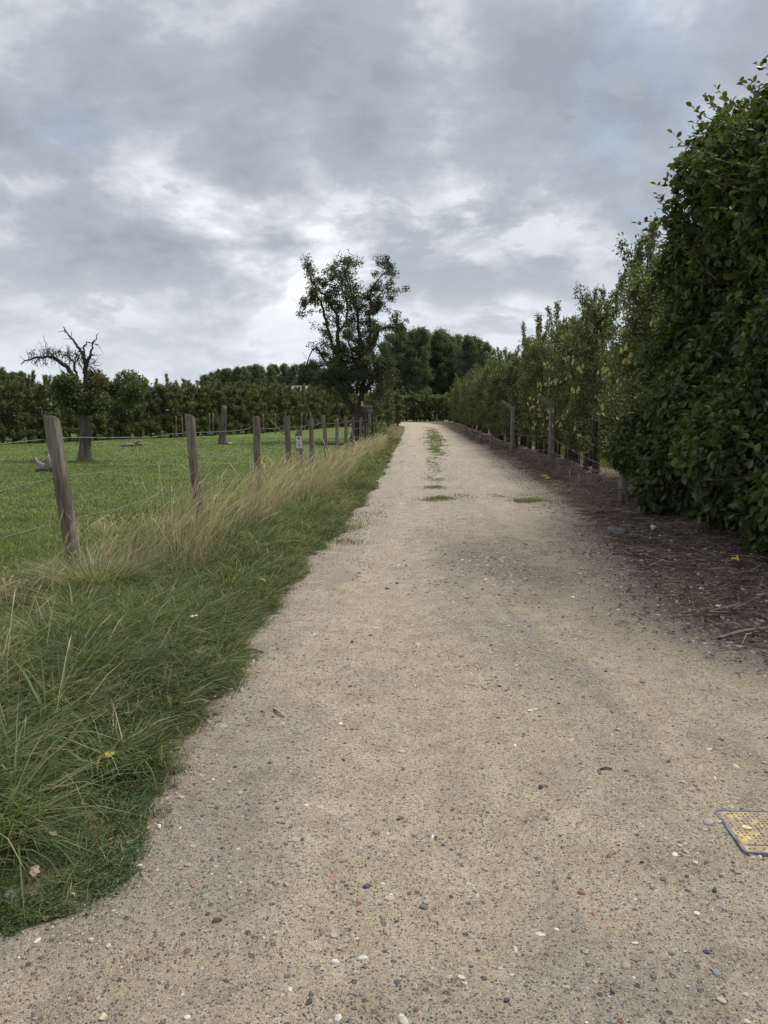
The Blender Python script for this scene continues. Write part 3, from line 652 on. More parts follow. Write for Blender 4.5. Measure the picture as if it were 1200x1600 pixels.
while y < 94:
    sz = (rr.uniform(1.02, 1.22) if rr.random() < .8 else rr.uniform(.92, 1.0)) * (1.10 if y < 17 else 1.0)
    RIGHT.append(pear_tree(rowx(y) + rr.gauss(0, .12), y, rr.uniform(.95, 1.2), sz, rr.randint(0, 5), rr.uniform(0, 6.28),
        (ORD[k] + ' pear tree from the big hedge in the roadside row right of the track') if k < len(ORD) else 'pear tree farther along the roadside row, beyond the tenth from the hedge', 'pear trees in the row beside the track')); k += 1; y += rr.uniform(1.0, 1.3)
y = 13.5
while y < 62:
    pear_tree(rowx(y) + 3.3 + rr.gauss(0, .08), y, rr.uniform(.9, 1.15), rr.uniform(.93, 1.12), rr.randint(0, 5), rr.uniform(0, 6.28),
        'pear tree in the second row, glimpsed behind the roadside row', 'pear trees of the second row on the right', False, False); y += rr.uniform(1.1, 1.4)
# row closing the view where the track bends
for k in range(36):
    x = -11 + (k // 2) * 1.25 + (k % 2) * .6
    pear_tree(x + rr.gauss(0, .15), 105 + 2.6 * (k % 2) + rr.gauss(0, .3) - .1 * x, rr.uniform(1.5, 1.8), rr.uniform(.80, 1.0), rr.randint(6, 9), rr.uniform(0, 6.28),
        'distant pear tree in the row closing the far end of the track', 'pear trees at the bend of the track', False, False)
# bushy trees on the inside of the bend
for x, y, s in ((.4, 72, 1.02), (1.35, 75, .95), (-.8, 70, .9), (-.2, 78, .98), (-1.9, 73, .92), (1.0, 82, .9), (-1.5, 80, .95), (-3.0, 76, .95)):
    pear_tree(x, y, 1.25, s * .92, rr.randint(6, 9), rr.uniform(0, 6.28), 'bushy pear tree on the inside of the bend beyond the big tree', 'pear trees on the inside of the bend', False, False)
# orchard across the pasture
A = [(-27.5, 27.0), (-19.3, 37.5), (-9.6, 54), (-6.2, 64), (-3.5, 74)]
def rowpts(off, step):
    pts = []; carry = 0
    for (x0, y0), (x1, y1) in zip(A[:-1], A[1:]):
        L = math.hypot(x1 - x0, y1 - y0); nx_, ny_ = -(y1 - y0) / L, (x1 - x0) / L; s = carry
        while s < L:
            pts.append((x0 + (x1 - x0) * s / L + nx_ * off, y0 + (y1 - y0) * s / L + ny_ * off)); s += step * rr.uniform(.9, 1.1)
        carry = s - L
    return pts
for off, nm, gp in ((0, 'dense pear tree in the front row of the orchard across the pasture', 'pear trees in the front row beyond the pasture'),
                    (3.2, 'pear tree top showing behind the front row across the pasture', 'pear trees in the second row beyond the pasture')):
    for x, y in rowpts(off, .80 if off == 0 else .85):
        pear_tree(x, y, rr.uniform(.9, 1.05), rr.uniform(.80, .87), rr.randint(6, 9), rr.uniform(0, 6.28), nm, gp, off == 0, False)

# pears on the nearest trees: each a part
def lathe(prof, sides=9):
    r = [max(a, .0005) for a, b in prof]; return tube([(0, 0, b) for a, b in prof], r, sides)
PEARM = MB().add(*lathe([(.010, .0), (.016, -.02), (.026, -.045), (.037, -.075), (.034, -.098), (.012, -.112)])).add(*tube([(0, 0, 0), (.004, 0, .03)], [.003, .002], 4)).mesh('pear', True)
PEARB = plain('ripe_pear_skin', (.36, .335, .12), .5, .25, 25); PEARM.materials.append(PEARB)
for e in RIGHT[:14]:
    for c_ in range(rr.randint(3, 6)):
        b = Vector((-.72 * rr.uniform(.8, 1.1), -.40 + rr.gauss(0, .3), rr.uniform(.75, 3.0)))
        b = Matrix.Rotation(-e.rotation_euler.z, 3, 'Z') @ b
        for q in range(rr.randint(1, 4)):
            o = obj('pear', PEARM, None, e); o.location = b + Vector((rr.gauss(0, .05), rr.gauss(0, .05), rr.gauss(0, .04)))
            o.rotation_euler = (rr.gauss(0, .15), rr.gauss(0, .15), 0); o.scale = (.95,) * 3

# ------------------------------------------------------------------ the big hedge on the right
rng = np.random.default_rng(21)
def hsdf(P):
    c = np.array([5.35, 8.9, 2.98]); h = np.array([1.40, 3.05, 3.13]); r = .75
    top = (P[:, 2] - 2.75) / 2.9
    cx_ = P[:, 0] - c[0] - .11 * np.maximum(P[:, 2] - 1.0, 0) - .30 * np.maximum(P[:, 2] - 4.1, 0)
    q = np.abs(np.stack([cx_, P[:, 1] - c[1], P[:, 2] - c[2]], -1)) - (h - r)
    d = np.linalg.norm(np.maximum(q, 0), axis=1) + np.minimum(q.max(1), 0) - r
    x, y, z = P.T
    return d - (.30 * np.sin(y * 2.7 + np.sin(z * 1.9)) * np.sin(z * 2.3 + y) + .16 * np.sin(y * 6.1 + z * 3) * np.sin(z * 5.3 - y * 2 + x * 3) + .07 * np.sin(y * 13 + x * 5) * np.sin(z * 11 + y * 4) + .20 * np.cos((z - 1.25) * 1.75) - .05)
P = rng.uniform([3.3, 5.2, .10], [7.4, 12.6, 6.8], (1600000, 3)); d = hsdf(P)
keep = (d < .06) & (rng.random(len(d)) < np.exp(np.minimum(d, 0) / .22) * np.where(P[:, 0] > 5.6, .35, 1.0))
P = P[keep]; d = d[keep]
P = P[rng.permutation(len(P))[:62000]]; n = len(P)
e_ = .03; g_ = np.stack([hsdf(P + np.eye(3)[i] * e_) - hsdf(P - np.eye(3)[i] * e_) for i in range(3)], -1); g_ = norm(g_)
D = norm(g_ * .55 + rdir(n, rng) * .65 + [0, 0, -.35]); Nn = norm(g_ * .6 + rdir(n, rng) * .6 + [0, 0, .75])
Lh = .055 + .095 * rng.beta(2, 1.7, n); Wh = Lh * rng.uniform(.58, .74, n)
vis = np.where((P[:, 0] < 4.45) & (P[:, 1] > 7.2) & (hsdf(P) > -.10) & (P[:, 2] > .3) & (np.abs(P[:, 0]) < .53 * P[:, 1]))[0]
vis = vis[np.argsort(np.linalg.norm(P[vis] - [0, 0, 1.5], axis=1))]
pick = vis[rng.permutation(min(len(vis), 2200))[:300]]
mask = np.ones(n, bool); mask[pick] = False
hedge = empty('hornbeam_hedge', (5.3, 8.9, float(gz(5.3, 8.9))))
tag(hedge, 'tall dark leafy hedge with broad oval leaves overhanging the right edge of the track', 'hedge')
HO = np.array(hedge.location)
fol = MB().add(*leaves(P[mask], D[mask], Nn[mask], Lh[mask], Wh[mask], LEAF4))
Pi = rng.uniform([3.6, 5.6, .2], [6.9, 12.0, 6.2], (170000, 3)); di = hsdf(Pi); Pi = Pi[(di < -.18) & (di > -.85)][:24000]
fol.add(*leaves(Pi, rdir(len(Pi), rng), rdir(len(Pi), rng), rng.uniform(.10, .16, len(Pi)), rng.uniform(.07, .11, len(Pi)), LEAF2))
# shoots sticking out of the top and the far end
shoots = MB(); sh_leaf = []
def shoot(b, d_, L, k):
    b = np.array(b, float); d_ = np.array(d_, float) / np.linalg.norm(d_)
    side = np.cross(d_, [0, 1, .2]); pts = bez([b - d_ * .35, b, b + d_ * L * .5 + side * .05 * L, b + d_ * L + [0, 0, -.06 * L]], 7)
    shoots.add(*tube(pts - HO, np.linspace(.008, .0025, 7), 4, False))
    for i in range(k):
        s = (i + .5) / k; j = min(int(s * 6), 5); f = s * 6 - j; q = pts[j] * (1 - f) + pts[j + 1] * f
        ph = i * 2.4; o_ = norm(np.array([math.cos(ph), math.sin(ph) * .8, .25 + .3 * rng.normal()]))
        sh_leaf.append((q, norm(o_ + d_ * .55), norm(rng.normal(size=3) * .5 + [0, 0, .8]), rng.uniform(.07, .11)))
rs = random.Random(3)
for (x, y, z), (dx, dy, dz), L, k in (((4.85, 9.6, 6.0), (-.35, 0, 1), .45, 13), ((4.95, 8.9, 6.1), (.1, 0, 1), .35, 10), ((4.6, 10.3, 5.5), (-.8, 0, .7), .42, 12), ((4.55, 11.3, 4.9), (-.9, 0, .45), .45, 13),
        ((4.3, 11.4, 4.5), (-.9, .1, .75), .40, 13), ((4.25, 11.5, 4.15), (-1, 0, .30), .45, 14), ((4.75, 10.8, 5.5), (-.3, 0, 1), .35, 10), ((4.4, 11.6, 4.75), (-.6, 0, .8), .36, 11),
        ((3.95, 11.3, 1.55), (-1, 0, .35), .45, 12), ((3.95, 11.2, 1.3), (-1, -.1, .1), .40, 12)):
    shoot((x, y, z), (dx, dy, dz), L, k)
for k in range(330):
    y_ = rs.uniform(6.5, 12.0); z_ = rs.uniform(.6, 6.3) if k % 3 else rs.uniform(3.8, 6.4); b = np.array([[3.4, y_, z_]])
    for it in range(40):
        if hsdf(b)[0] < .02: break
        b = b + np.array([[1, 0, 0]]) * max(.03, hsdf(b)[0] * .7)
    if abs(hsdf(b)[0]) > .3: continue
    shoot(b[0], (-.7, rs.gauss(0, .5), rs.uniform(-.1, 1.2)), rs.uniform(.16, .62), rs.randint(7, 14))
q = sh_leaf; sp_ = np.array([a[0] for a in q]); l_ = np.array([a[3] for a in q])
fol.add(*leaves(sp_, np.array([a[1] for a in q]), np.array([a[2] for a in q]), l_, l_ * .64, LEAF4))
fm = fol.mesh('foliage'); co = np.zeros(len(fm.vertices) * 3, np.float32); fm.vertices.foreach_get('co', co)
co = (co.reshape(-1, 3) - HO.astype(np.float32)).ravel(); fm.vertices.foreach_set('co', co)
tag(obj('foliage', fm, HEDGEL, hedge), kind='stuff')
obj('shoots', shoots.mesh('shoots', True), SOILD, hedge)['kind'] = 'stuff'
LM = mesh_np('leaf', LEAF4[0] * [1, .66, 1], LEAF4[1]); LEAFOBJ = leafmat('single_hedge_leaf', [(.080, .112, .032), (.120, .150, .046)], .28, .42, .35, .35); LM.materials.append(LEAFOBJ)
for i in pick:
    dv_ = D[i]; b_ = norm(np.cross(Nn[i], dv_)); n_ = np.cross(dv_, b_); o = obj('leaf', LM, None, hedge)
    M_ = Matrix(((dv_[0], b_[0], n_[0], 0), (dv_[1], b_[1], n_[1], 0), (dv_[2], b_[2], n_[2], 0), (0, 0, 0, 1)))
    o.matrix_local = Matrix.Translation(Vector(P[i] - HO)) @ M_ @ Matrix.Scale(float(Lh[i]) * 1.05, 4)
stm = MB()
for k in range(9):
    y0 = 6.3 + k * .65; x0 = 5.2 + rs.gauss(0, .12); pts = bez([(x0, y0, 0), (x0 + rs.gauss(0, .1), y0 + rs.gauss(0, .1), 1.5), (x0 + rs.gauss(0, .2), y0 + rs.gauss(0, .2), 3.2), (x0 + rs.gauss(0, .3), y0 + rs.gauss(0, .3), 5.2)], 9)
    stm.add(*tube(pts - HO, np.linspace(.06, .012, 9), 6))
    for j in range(12):
        b = pts[rs.randint(1, 7)]; a = rs.uniform(0, 6.28); L = rs.uniform(.6, 1.1)
        stm.add(*tube(bez([b, b + [math.cos(a) * L * .5, math.sin(a) * L * .5, .2], b + [math.cos(a) * L, math.sin(a) * L, .5]], 5) - HO, np.linspace(.016, .004, 5), 4, False))
stm.build('stems', BARK, hedge, True)

# ------------------------------------------------------------------ the old pear tree by the fence
def tree_from_limbs(name, loc, trunk, limbs, clumps, leafL, barkm, leafm, label, twigs=0, seed=1, per=60, dead=False):
    rng = np.random.default_rng(seed); rs = random.Random(seed)
    e = empty(name, loc); tag(e, label, 'tree')
    tb = MB(); P_, r_ = trunk; pts = bez(P_, 14); r = np.interp(np.linspace(0, 1, 14), np.linspace(0, 1, len(r_)), r_)
    V, Fs = tube(pts, r, 14)
    ang = np.arctan2(V[:, 1] - np.interp(V[:, 2], pts[:, 2], pts[:, 1]), V[:, 0] - np.interp(V[:, 2], pts[:, 2], pts[:, 0]))
    cc = np.stack([np.interp(V[:, 2], pts[:, 2], pts[:, 0]), np.interp(V[:, 2], pts[:, 2], pts[:, 1]), V[:, 2]], -1)
    V = cc + (V - cc) * (1 + .10 * np.sin(ang * 3 + V[:, 2] * 2) + .06 * np.sin(ang * 7 + V[:, 2] * 5))[:, None]
    tb.add(V, Fs); tb.build('trunk', barkm, e, True)
    C = []
    for lp, r0, r1, leafy in limbs:
        lb = MB(); pts = bez(lp, max(8, 4 * len(lp))); n_ = len(pts)
        pts[2:-1] += rng.normal(size=(n_ - 3, 3)) * (.02 if dead else .03); lb.add(*tube(pts, np.linspace(r0, r1, n_), 7))
        L = np.linalg.norm(np.diff(pts, axis=0), axis=1).sum()
        for k in range(int(L * (4.6 if not dead else (1.5 if L > 1.2 else 0)))):
            f = rs.uniform(.15, 1); j = min(int(f * (n_ - 1)), n_ - 2); b = pts[j]; dd = norm(rng.normal(size=3) * [1, 1, .7] + [0, 0, .25]); l2 = rs.uniform(.3, 1.0) if not dead else rs.uniform(.25, .6)
            tw = bez([b, b + dd * l2 * .5 + [0, 0, .06], b + dd * l2 + [0, 0, rs.uniform(-.1, .2)]], 5)
            lb.add(*tube(tw, np.linspace(max(.012, r1 * .6), .005, 5), 4, False))
            if leafy > 0 and rs.random() < .85 * min(leafy, 1.0): C.append((tw[-1], rs.uniform(.18, .42), int(per * leafy * rs.uniform(.2, .75)))); C.append((tw[2], .26, int(per * leafy * .4)))
        if leafy > 0: C.append((pts[-1], .32, int(per * leafy)))
        lb.build('limb', barkm, e, True)
    C += [(np.array(c), r, int(k)) for c, r, k in clumps]
    Pl = np.concatenate([c + norm(rng.normal(size=(k, 3))) * (r * rng.random((k, 1)) ** .5) * [1, 1, .8] for c, r, k in C if k > 0]); n_ = len(Pl)
    Dl = norm(rdir(n_, rng) + [0, 0, -.3]); Nl = norm(rdir(n_, rng) * .8 + [0, 0, .7])
    MB().add(*leaves(Pl, Dl, Nl, leafL * rng.uniform(.7, 1.25, n_), leafL * .62 * rng.uniform(.7, 1.2, n_))).build('crown', leafm, e)
    return e
K = .0343 / 3
def pp(l, ys): return [((x - 540) * K, y_, (930 - v) * K) for (x, v), y_ in zip(l, ys)]
OLDL = leafmat('old_pear_leaf', [(.040, .052, .020), (.056, .072, .026), (.076, .094, .036), (.048, .062, .023), (.13, .135, .07)], .18, .45, .4)
limbs = [
 (pp([(530, 790), (490, 720), (465, 640), (458, 540), (455, 420), (450, 350), (425, 300), (385, 250), (340, 200), (325, 140)], np.linspace(0, -.9, 10)), .17, .02, 1.1),
 (pp([(470, 580), (430, 480), (400, 390), (375, 290), (345, 245), (300, 300), (280, 330)], np.linspace(-.2, .7, 7)), .10, .02, .9),
 (pp([(550, 790), (570, 660), (575, 560), (560, 450), (545, 390), (540, 290), (515, 230), (490, 150), (500, 90)], np.linspace(0, .6, 9)), .155, .018, 1.2),
 (pp([(575, 620), (600, 480), (605, 380), (605, 260), (640, 190), (700, 130)], np.linspace(.2, -.5, 6)), .095, .015, .8),
 (pp([(605, 300), (640, 330), (642, 270), (670, 220), (700, 260)], np.linspace(-.2, .4, 5)), .05, .015, 1.0),
 (pp([(590, 560), (640, 420), (690, 390), (745, 400)], np.linspace(.3, .9, 4)), .08, .02, 1.2),
 (pp([(465, 640), (400, 560), (340, 490), (290, 600)], np.linspace(-.2, .5, 4)), .08, .02, 1.1),
 (pp([(455, 430), (490, 380), (500, 300), (470, 200), (430, 130)], np.linspace(-.5, -.1, 5)), .07, .02, 1.0),
 (pp([(575, 700), (640, 600), (700, 560)], np.linspace(.1, -.8, 3)), .09, .02, 1.7),
 (pp([(490, 720), (420, 640), (360, 640)], np.linspace(0, -1.0, 3)), .08, .02, 1.5),
 (pp([(560, 640), (520, 520), (500, 440)], np.linspace(0, -1.3, 3)), .08, .02, 1.5),
 (pp([(570, 600), (590, 500), (620, 440)], np.linspace(0, 1.5, 3)), .08, .02, 1.5),
 (pp([(540, 700), (560, 600), (600, 560)], np.linspace(0, -1.6, 3)), .08, .02, 1.5),
 (pp([(500, 700), (470, 600), (420, 540)], np.linspace(0, 1.6, 3)), .08, .02, 1.5)]
clumps = []
rs = random.Random(8)
for u, v, k in ((480, 600, 500), (540, 620, 500), (600, 620, 500), (650, 640, 420), (520, 540, 420), (590, 530, 400), (430, 620, 300), (670, 590, 350), (480, 680, 260), (640, 690, 260), (450, 500, 260), (560, 480, 240), (630, 560, 360), (700, 620, 200), (660, 720, 160), (440, 700, 150), (560, 570, 400), (620, 400, 180), (395, 460, 140), (498, 105, 90), (505, 150, 120), (480, 190, 110), (525, 215, 110), (545, 270, 110), (500, 250, 90), (400, 200, 70), (520, 330, 120), (470, 320, 90), (560, 380, 140), (500, 420, 150)):
    clumps.append((((u - 540) * K, rs.uniform(-1.0, 1.0), (930 - v) * K), rs.uniform(.5, .72), k * 1.9))
tx, ty = -1.46, 40.5
old = tree_from_limbs('old_pear_tree', (tx, ty, float(gz(tx, ty)) - .03), (pp([(538, 940), (540, 880), (540, 820), (542, 750)], [0, 0, 0, 0]), [.42, .31, .27, .26]), limbs, clumps, .105, BARK, OLDL,
    'tall old pear tree with gnarled forked limbs behind the fence', seed=4, per=170)
MB().add(*box((0, 0, 0), (.07, .02, .24))).build('white_tag', plain('white_tag_paint', (.75, .75, .74), .6, .1), old).location = ((567 - 540) * K - .02, -.32, (930 - 750) * K)

# ------------------------------------------------------------------ broken old tree in the pasture
K2 = .0210 / 6
def p2(l, ys): return [((x - 615) * K2, y_, (1335 - v) * K2) for (x, v), y_ in zip(l, ys)]
dl = [
 (p2([(610, 900), (560, 600), (520, 480), (430, 395), (340, 380), (190, 400), (130, 450)], np.linspace(0, -.4, 7)), .10, .012, 0),
 (p2([(650, 880), (660, 500), (640, 370), (600, 290), (510, 180), (445, 90)], np.linspace(0, .3, 6)), .10, .011, 0),
 (p2([(640, 370), (635, 260), (700, 235), (735, 222)], np.linspace(.2, .4, 4)), .035, .008, 0),
 (p2([(660, 500), (720, 380), (770, 280), (835, 165)], np.linspace(0, -.3, 4)), .06, .010, 0),
 (p2([(600, 600), (570, 470), (520, 400), (470, 360), (400, 340)], np.linspace(-.1, .5, 5)), .05, .012, 0),
 (p2([(510, 180), (470, 130), (400, 142)], np.linspace(.2, .3, 3)), .02, .006, 0),
 (p2([(790, 265), (820, 262)], [-.2, -.2]), .02, .008, 0),
 (p2([(360, 380), (350, 280), (335, 185)], np.linspace(-.2, -.3, 3)), .016, .005, 0),
 (p2([(640, 900), (800, 850), (1000, 800), (1150, 720)], np.linspace(0, -.5, 4)), .09, .02, .5),
 (p2([(620, 880), (500, 780), (430, 700)], np.linspace(0, .6, 3)), .07, .02, .5)]
rs = random.Random(12)
for k in range(150):     # fine dead twigs on the drooping limb
    u = rs.uniform(170, 640); v = 405 - 40 * math.sin((u - 170) / 470 * 3.1) + rs.gauss(0, 22); d_ = rs.choice((-1, 1, 1)); a = rs.uniform(-.9, .9); L = rs.uniform(30, 110)
    dl.append((p2([(u, v), (u + math.sin(a) * L * .5 + rs.gauss(0, 8), v - d_ * L * .5), (u + math.sin(a) * L, v - d_ * math.cos(a) * L)], [rs.uniform(-.5, .4)] * 3), .010, .004, 0))
for k in range(34):
    u = rs.uniform(540, 760); v = rs.uniform(350, 480); a = rs.uniform(.2, 1.5) * rs.choice((-1, 1)); L = rs.uniform(40, 110)
    dl.append((p2([(u, v), (u + math.sin(a) * L, v - math.cos(a) * L)], [rs.uniform(-.4, .4)] * 2), .012, .005, 0))
cl = []
for u, v, k in ((450, 720, 260), (520, 640, 300), (600, 600, 300), (660, 700, 340), (740, 620, 300), (800, 740, 320), (860, 700, 260), (950, 640, 300), (1020, 560, 240), (1040, 700, 280), (1120, 620, 260), (1160, 720, 240), (700, 540, 200), (560, 760, 240), (470, 800, 160), (1200, 640, 150), (900, 790, 150), (640, 800, 160), (1100, 780, 120), (430, 640, 120), (600, 820, 200), (680, 830, 180), (560, 700, 260), (620, 740, 300)):
    cl.append((((u - 615) * K2, rs.uniform(-.85, .5), (1335 - v) * K2), rs.uniform(.30, .46), k * 2.4))
broken = tree_from_limbs('broken_tree', (-9.83, 24.48, float(gz(-9.83, 24.48)) - .03), (p2([(612, 1345), (620, 1230), (640, 1100), (635, 960), (632, 860)], [0] * 5), [.24, .19, .165, .165, .17]), [], [((0, 0, 3), .01, 1)], .06, BARKG, OLDL,
    'half dead old tree with bare broken limbs standing in the pasture', seed=9)
bpy.data.objects.remove([c for c in broken.children if c.name.startswith('crown')][0])
tmp = tree_from_limbs('tmp', (0, 0, 0), (p2([(612, 1345), (620, 1230), (632, 860)], [0] * 3), [.2, .2, .2]), dl, cl, .10, BARK, leafmat('apple_leaf', [(.050, .066, .024), (.075, .096, .034), (.105, .128, .048), (.060, .078, .028), (.16, .165, .085)], .25, .45, .4), 'x', seed=9, per=60, dead=True)
twg = []
for c in list(tmp.children):
    if c.name.startswith('trunk'): bpy.data.objects.remove(c); continue
    if c.name.startswith('limb') and len(c.data.vertices) < 190: twg.append(c); continue
    c.parent = broken
mbt = MB()
for c in twg:
    v = np.zeros(len(c.data.vertices) * 3, np.float32); c.data.vertices.foreach_get('co', v)
    f4 = [list(p_.vertices) for p_ in c.data.polygons if len(p_.vertices) == 4]; f3 = [list(p_.vertices) for p_ in c.data.polygons if len(p_.vertices) == 3]
    mbt.add(v.reshape(-1, 3), [np.array(f4), np.array(f3).reshape(-1, 3)]); bpy.data.objects.remove(c)
bpy.data.objects.remove(tmp)
if twg: mbt.build('dead_twigs', BARK, broken)['kind'] = 'stuff'
MIST = leafmat('yellow_leaf', [(.11, .10, .018), (.16, .135, .022), (.085, .085, .02)], .25, .5, .3)
n = 420; c0 = np.array([(860 - 615) * K2, -.55, (1335 - 590) * K2]); Pm = c0 + rdir(n) * (.24 * RNG.random((n, 1)) ** .5)
o = MB().add(*leaves(Pm, rdir(n), rdir(n), .07, .04)).build('mistletoe', MIST, broken); o['label'] = 'yellowish mistletoe clump in the crown'; o['kind'] = 'stuff'

# dead standing stump and fallen wood
def knotty(pts, r, n=12, sides=9, amp=.10, seed=0):
    rng = np.random.default_rng(seed); q = bez(pts, n); V, Fs = tube(q, np.interp(np.linspace(0, 1, n), np.linspace(0, 1, len(r)), r), sides)
    V = V + rng.normal(size=V.shape) * amp * np.mean(r); return V, Fs
sx, sy = -8.11, 37.6
st = empty('dead_stump', (sx, sy, float(gz(sx, sy)) - .03)); tag(st, 'bare grey standing dead trunk in the pasture before the orchard', 'stump')
MB().add(*knotty([(0, 0, 0), (.0, 0, .5), (.06, 0, 1.2), (.13, 0, 1.95)], [.25, .18, .17, .11], seed=2, amp=.05)).build('trunk', BARKG, st, True)
MB().add(*tube([(.13, 0, 1.85), (.17, 0, 2.08)], [.06, .01], 5)).add(*tube([(.06, .03, 1.85), (.07, .04, 2.0)], [.06, .01], 5)).build('splinter', BARKG, st)
def wood(name, x, y, parts, mat, label, cat):
    e = empty(name, (x, y, float(gz(x, y)) + .0)); tag(e, label, cat)
    for i, (pts, r) in enumerate(parts): MB().add(*knotty(pts, r, 9, 7, .16, i + 3)).build('branch', mat, e, True)
    return e
wood('driftwood_stump', -8.55, 19.0, [([(-.35, 0, .05), (-.1, 0, .12), (.15, .05, .10), (.35, 0, .03)], [.05, .10, .11, .05]), ([(-.1, 0, .1), (-.28, 0, .26), (-.36, -.05, .40)], [.07, .05, .015]), ([(.1, 0, .1), (.03, 0, .32), (-.04, .02, .52)], [.10, .08, .02]), ([(.15, 0, .1), (.27, .05, .30), (.22, .02, .42)], [.08, .06, .02])],
    GREYW, 'bleached gnarled root stump lying in the pasture behind the first post', 'stump')
wood('fallen_branches', -11.6, 34.5, [([(-.5, 0, .05), (0, 0, .12), (.5, .1, .08)], [.04, .06, .03]), ([(-.1, .1, .05), (.2, 0, .25), (.35, 0, .30)], [.05, .06, .03]), ([(.2, 0, .15), (.7, 0, .16), (1.0, .1, .05)], [.03, .025, .01]), ([(-.6, 0, .05), (-.3, 0, .14), (0, 0, .1)], [.02, .05, .04])],
    GREYW, 'small heap of bleached fallen branches near the orchard edge', 'branches')
wood('fallen_log', -2.55, 36.0, [([(-.7, 0, .06), (0, 0, .08), (.6, .1, .07)], [.05, .06, .05])], BARK, 'dark fallen log in the grass behind the far fence posts', 'log')
for x, y, s, lb in ((-7.65, 37.2, .09, 'white stone at the foot of the standing dead trunk'),):
    tag(obj('stone', mesh_np('stone', *blobs(np.array([[x, y, float(gz(x, y)) + .06]]), s, ICO2, (.6, .8), .06), True), plain('white_stone', (.7, .69, .66), .8, .15)), lb, 'stone')
# thin stakes along the far orchard edge
for u, (x, y, h, ln) in enumerate(((-19.6, 38.5, 1.5, .0), (-12.9, 46.5, 1.35, .03), (-12.6, 46.9, 1.3, -.02), (-11.4, 49.0, 1.5, .02), (-11.2, 49.2, 1.5, 0), (-8.6, 53.5, 1.4, .0), (-6.1, 55.5, 1.4, .02), (-7.9, 54.6, 1.45, 0), (-5.4, 55.5, 1.45, -.03))):
    e = empty('orchard_stake', (x, y, float(gz(x, y)) - .02)); tag(e, 'thin grey wooden stake at the edge of the orchard across the pasture', 'stake', 'stakes at the far orchard edge')
    MB().add(*knotty([(0, 0, 0), (ln * .5, 0, h * .5), (ln, 0, h)], [.05, .048, .045], 6, 7, .06, u)).build('stake', STAKE, e, True)
e = empty('leaning_brace', (-6.9, 52.0, float(gz(-6.9, 52)) - .02)); tag(e, 'wooden brace leaning at an angle against the far orchard fence', 'brace')
MB().add(*knotty([(0, 0, 0), (-.5, .1, .5), (-1.0, .2, 1.0)], [.05, .05, .045], 6, 7, .05, 5)).build('pole', STAKE, e, True)

# ------------------------------------------------------------------ pasture fence
FP = [(-3.22, 4.35, 1.42, .085, -.10, 0), (-2.81, 6.72, 1.45, .066, -.17, .02), (-2.39, 9.68, 1.46, .067, -.12, .02), (-2.11, 12.5, 1.44, .064, -.02, 0),
      (-2.03, 16.0, 1.46, .061, -.04, 0), (-1.84, 19.0, 1.39, .062, .0, 0), (-1.68, 22.0, 1.47, .064, -.09, 0), (-1.57, 25.0, 1.36, .062, .01, 0), (-1.42, 28.0, 1.45, .062, 0, 0),
      (-1.26, 31.0, 1.40, .060, -.01, 0), (-1.08, 34.4, 1.38, .060, .02, 0), (-.70, 42.5, 1.35, .06, .03, 0), (-.45, 45.0, 1.4, .06, -.03, 0)]
fence = empty('pasture_fence', (-2.83, 6.78, 0)); tag(fence, 'weathered wooden post and barbed wire fence along the left of the track', 'fence')
FO = np.array([-2.83, 6.78, 0])
tops = []
def post_mesh(b, tp, r, seed):
    rng = np.random.default_rng(seed); n, sd = 16, 14
    th = np.arange(sd) * 2 * PI / sd; zz = np.linspace(0, 1, n); ph = rng.uniform(0, 6, 4)
    shape = 1 + .07 * np.sin(2 * th + ph[0]) + .05 * np.sin(3 * th + ph[1]); crack = rng.integers(0, sd, 2)
    V = []
    for i, z in enumerate(zz):
        rad = r * (1.03 - .06 * z) * shape * (1 + .025 * np.sin(z * 9 + ph[2] + th) + rng.normal(size=sd) * .03)
        rad[crack[0]] *= .74; rad[crack[1]] *= .82
        c = b * (1 - z) + tp * z; zt = c[2] + (np.cos(th - ph[3]) * .026 * (i >= n - 1))
        V.append(np.stack([c[0] + rad * np.cos(th), c[1] + rad * np.sin(th), np.broadcast_to(zt, (sd,))], -1))
    # bevelled top
    last = V[-1]; cen = last.mean(0); V.append(cen + (last - cen) * [.93, .93, 1] + [0, 0, .004]); V = np.concatenate(V + [[V[-1].mean(0) + [0, 0, .003]]])
    n += 1; i = np.arange(sd); j = (i + 1) % sd
    F = np.concatenate([np.stack([k * sd + i, k * sd + j, (k + 1) * sd + j, (k + 1) * sd + i], 1) for k in range(n - 1)])
    return V, [F, np.stack([(n - 1) * sd + i, (n - 1) * sd + j, np.full(sd, n * sd)], 1)]
for k, (x, y, h, r, lx, ly) in enumerate(FP):
    z0 = float(gz(x, y)); b = np.array([x, y, z0 - .12]); tp = np.array([x + lx, y + ly, z0 * .5 + h]); tops.append((b, tp))
    me = mesh_np('post', *post_mesh(b - FO, tp - FO, r, 40 + k), False); obj('post', me, POST, fence)
def wire_path(zf, jit):
    pts = []
    for k, (b, tp) in enumerate(tops):
        f = (zf + .12) / (tp[2] - b[2]); q = b * (1 - f) + tp * f; q = q + [-FP[k][3] * .9, 0, jit * 1.6 * math.sin(k * 2.3 + zf * 5)]
        pts.append(q)
    out_ = []
    for a, b in zip(pts[:-1], pts[1:]):
        for s in np.linspace(0, 1, 7)[:-1]: out_.append(a * (1 - s) + b * s + [0, 0, -.03 * math.sin(PI * s) + random.gauss(0, .006)])
    out_.append(pts[-1]); return np.array(out_)
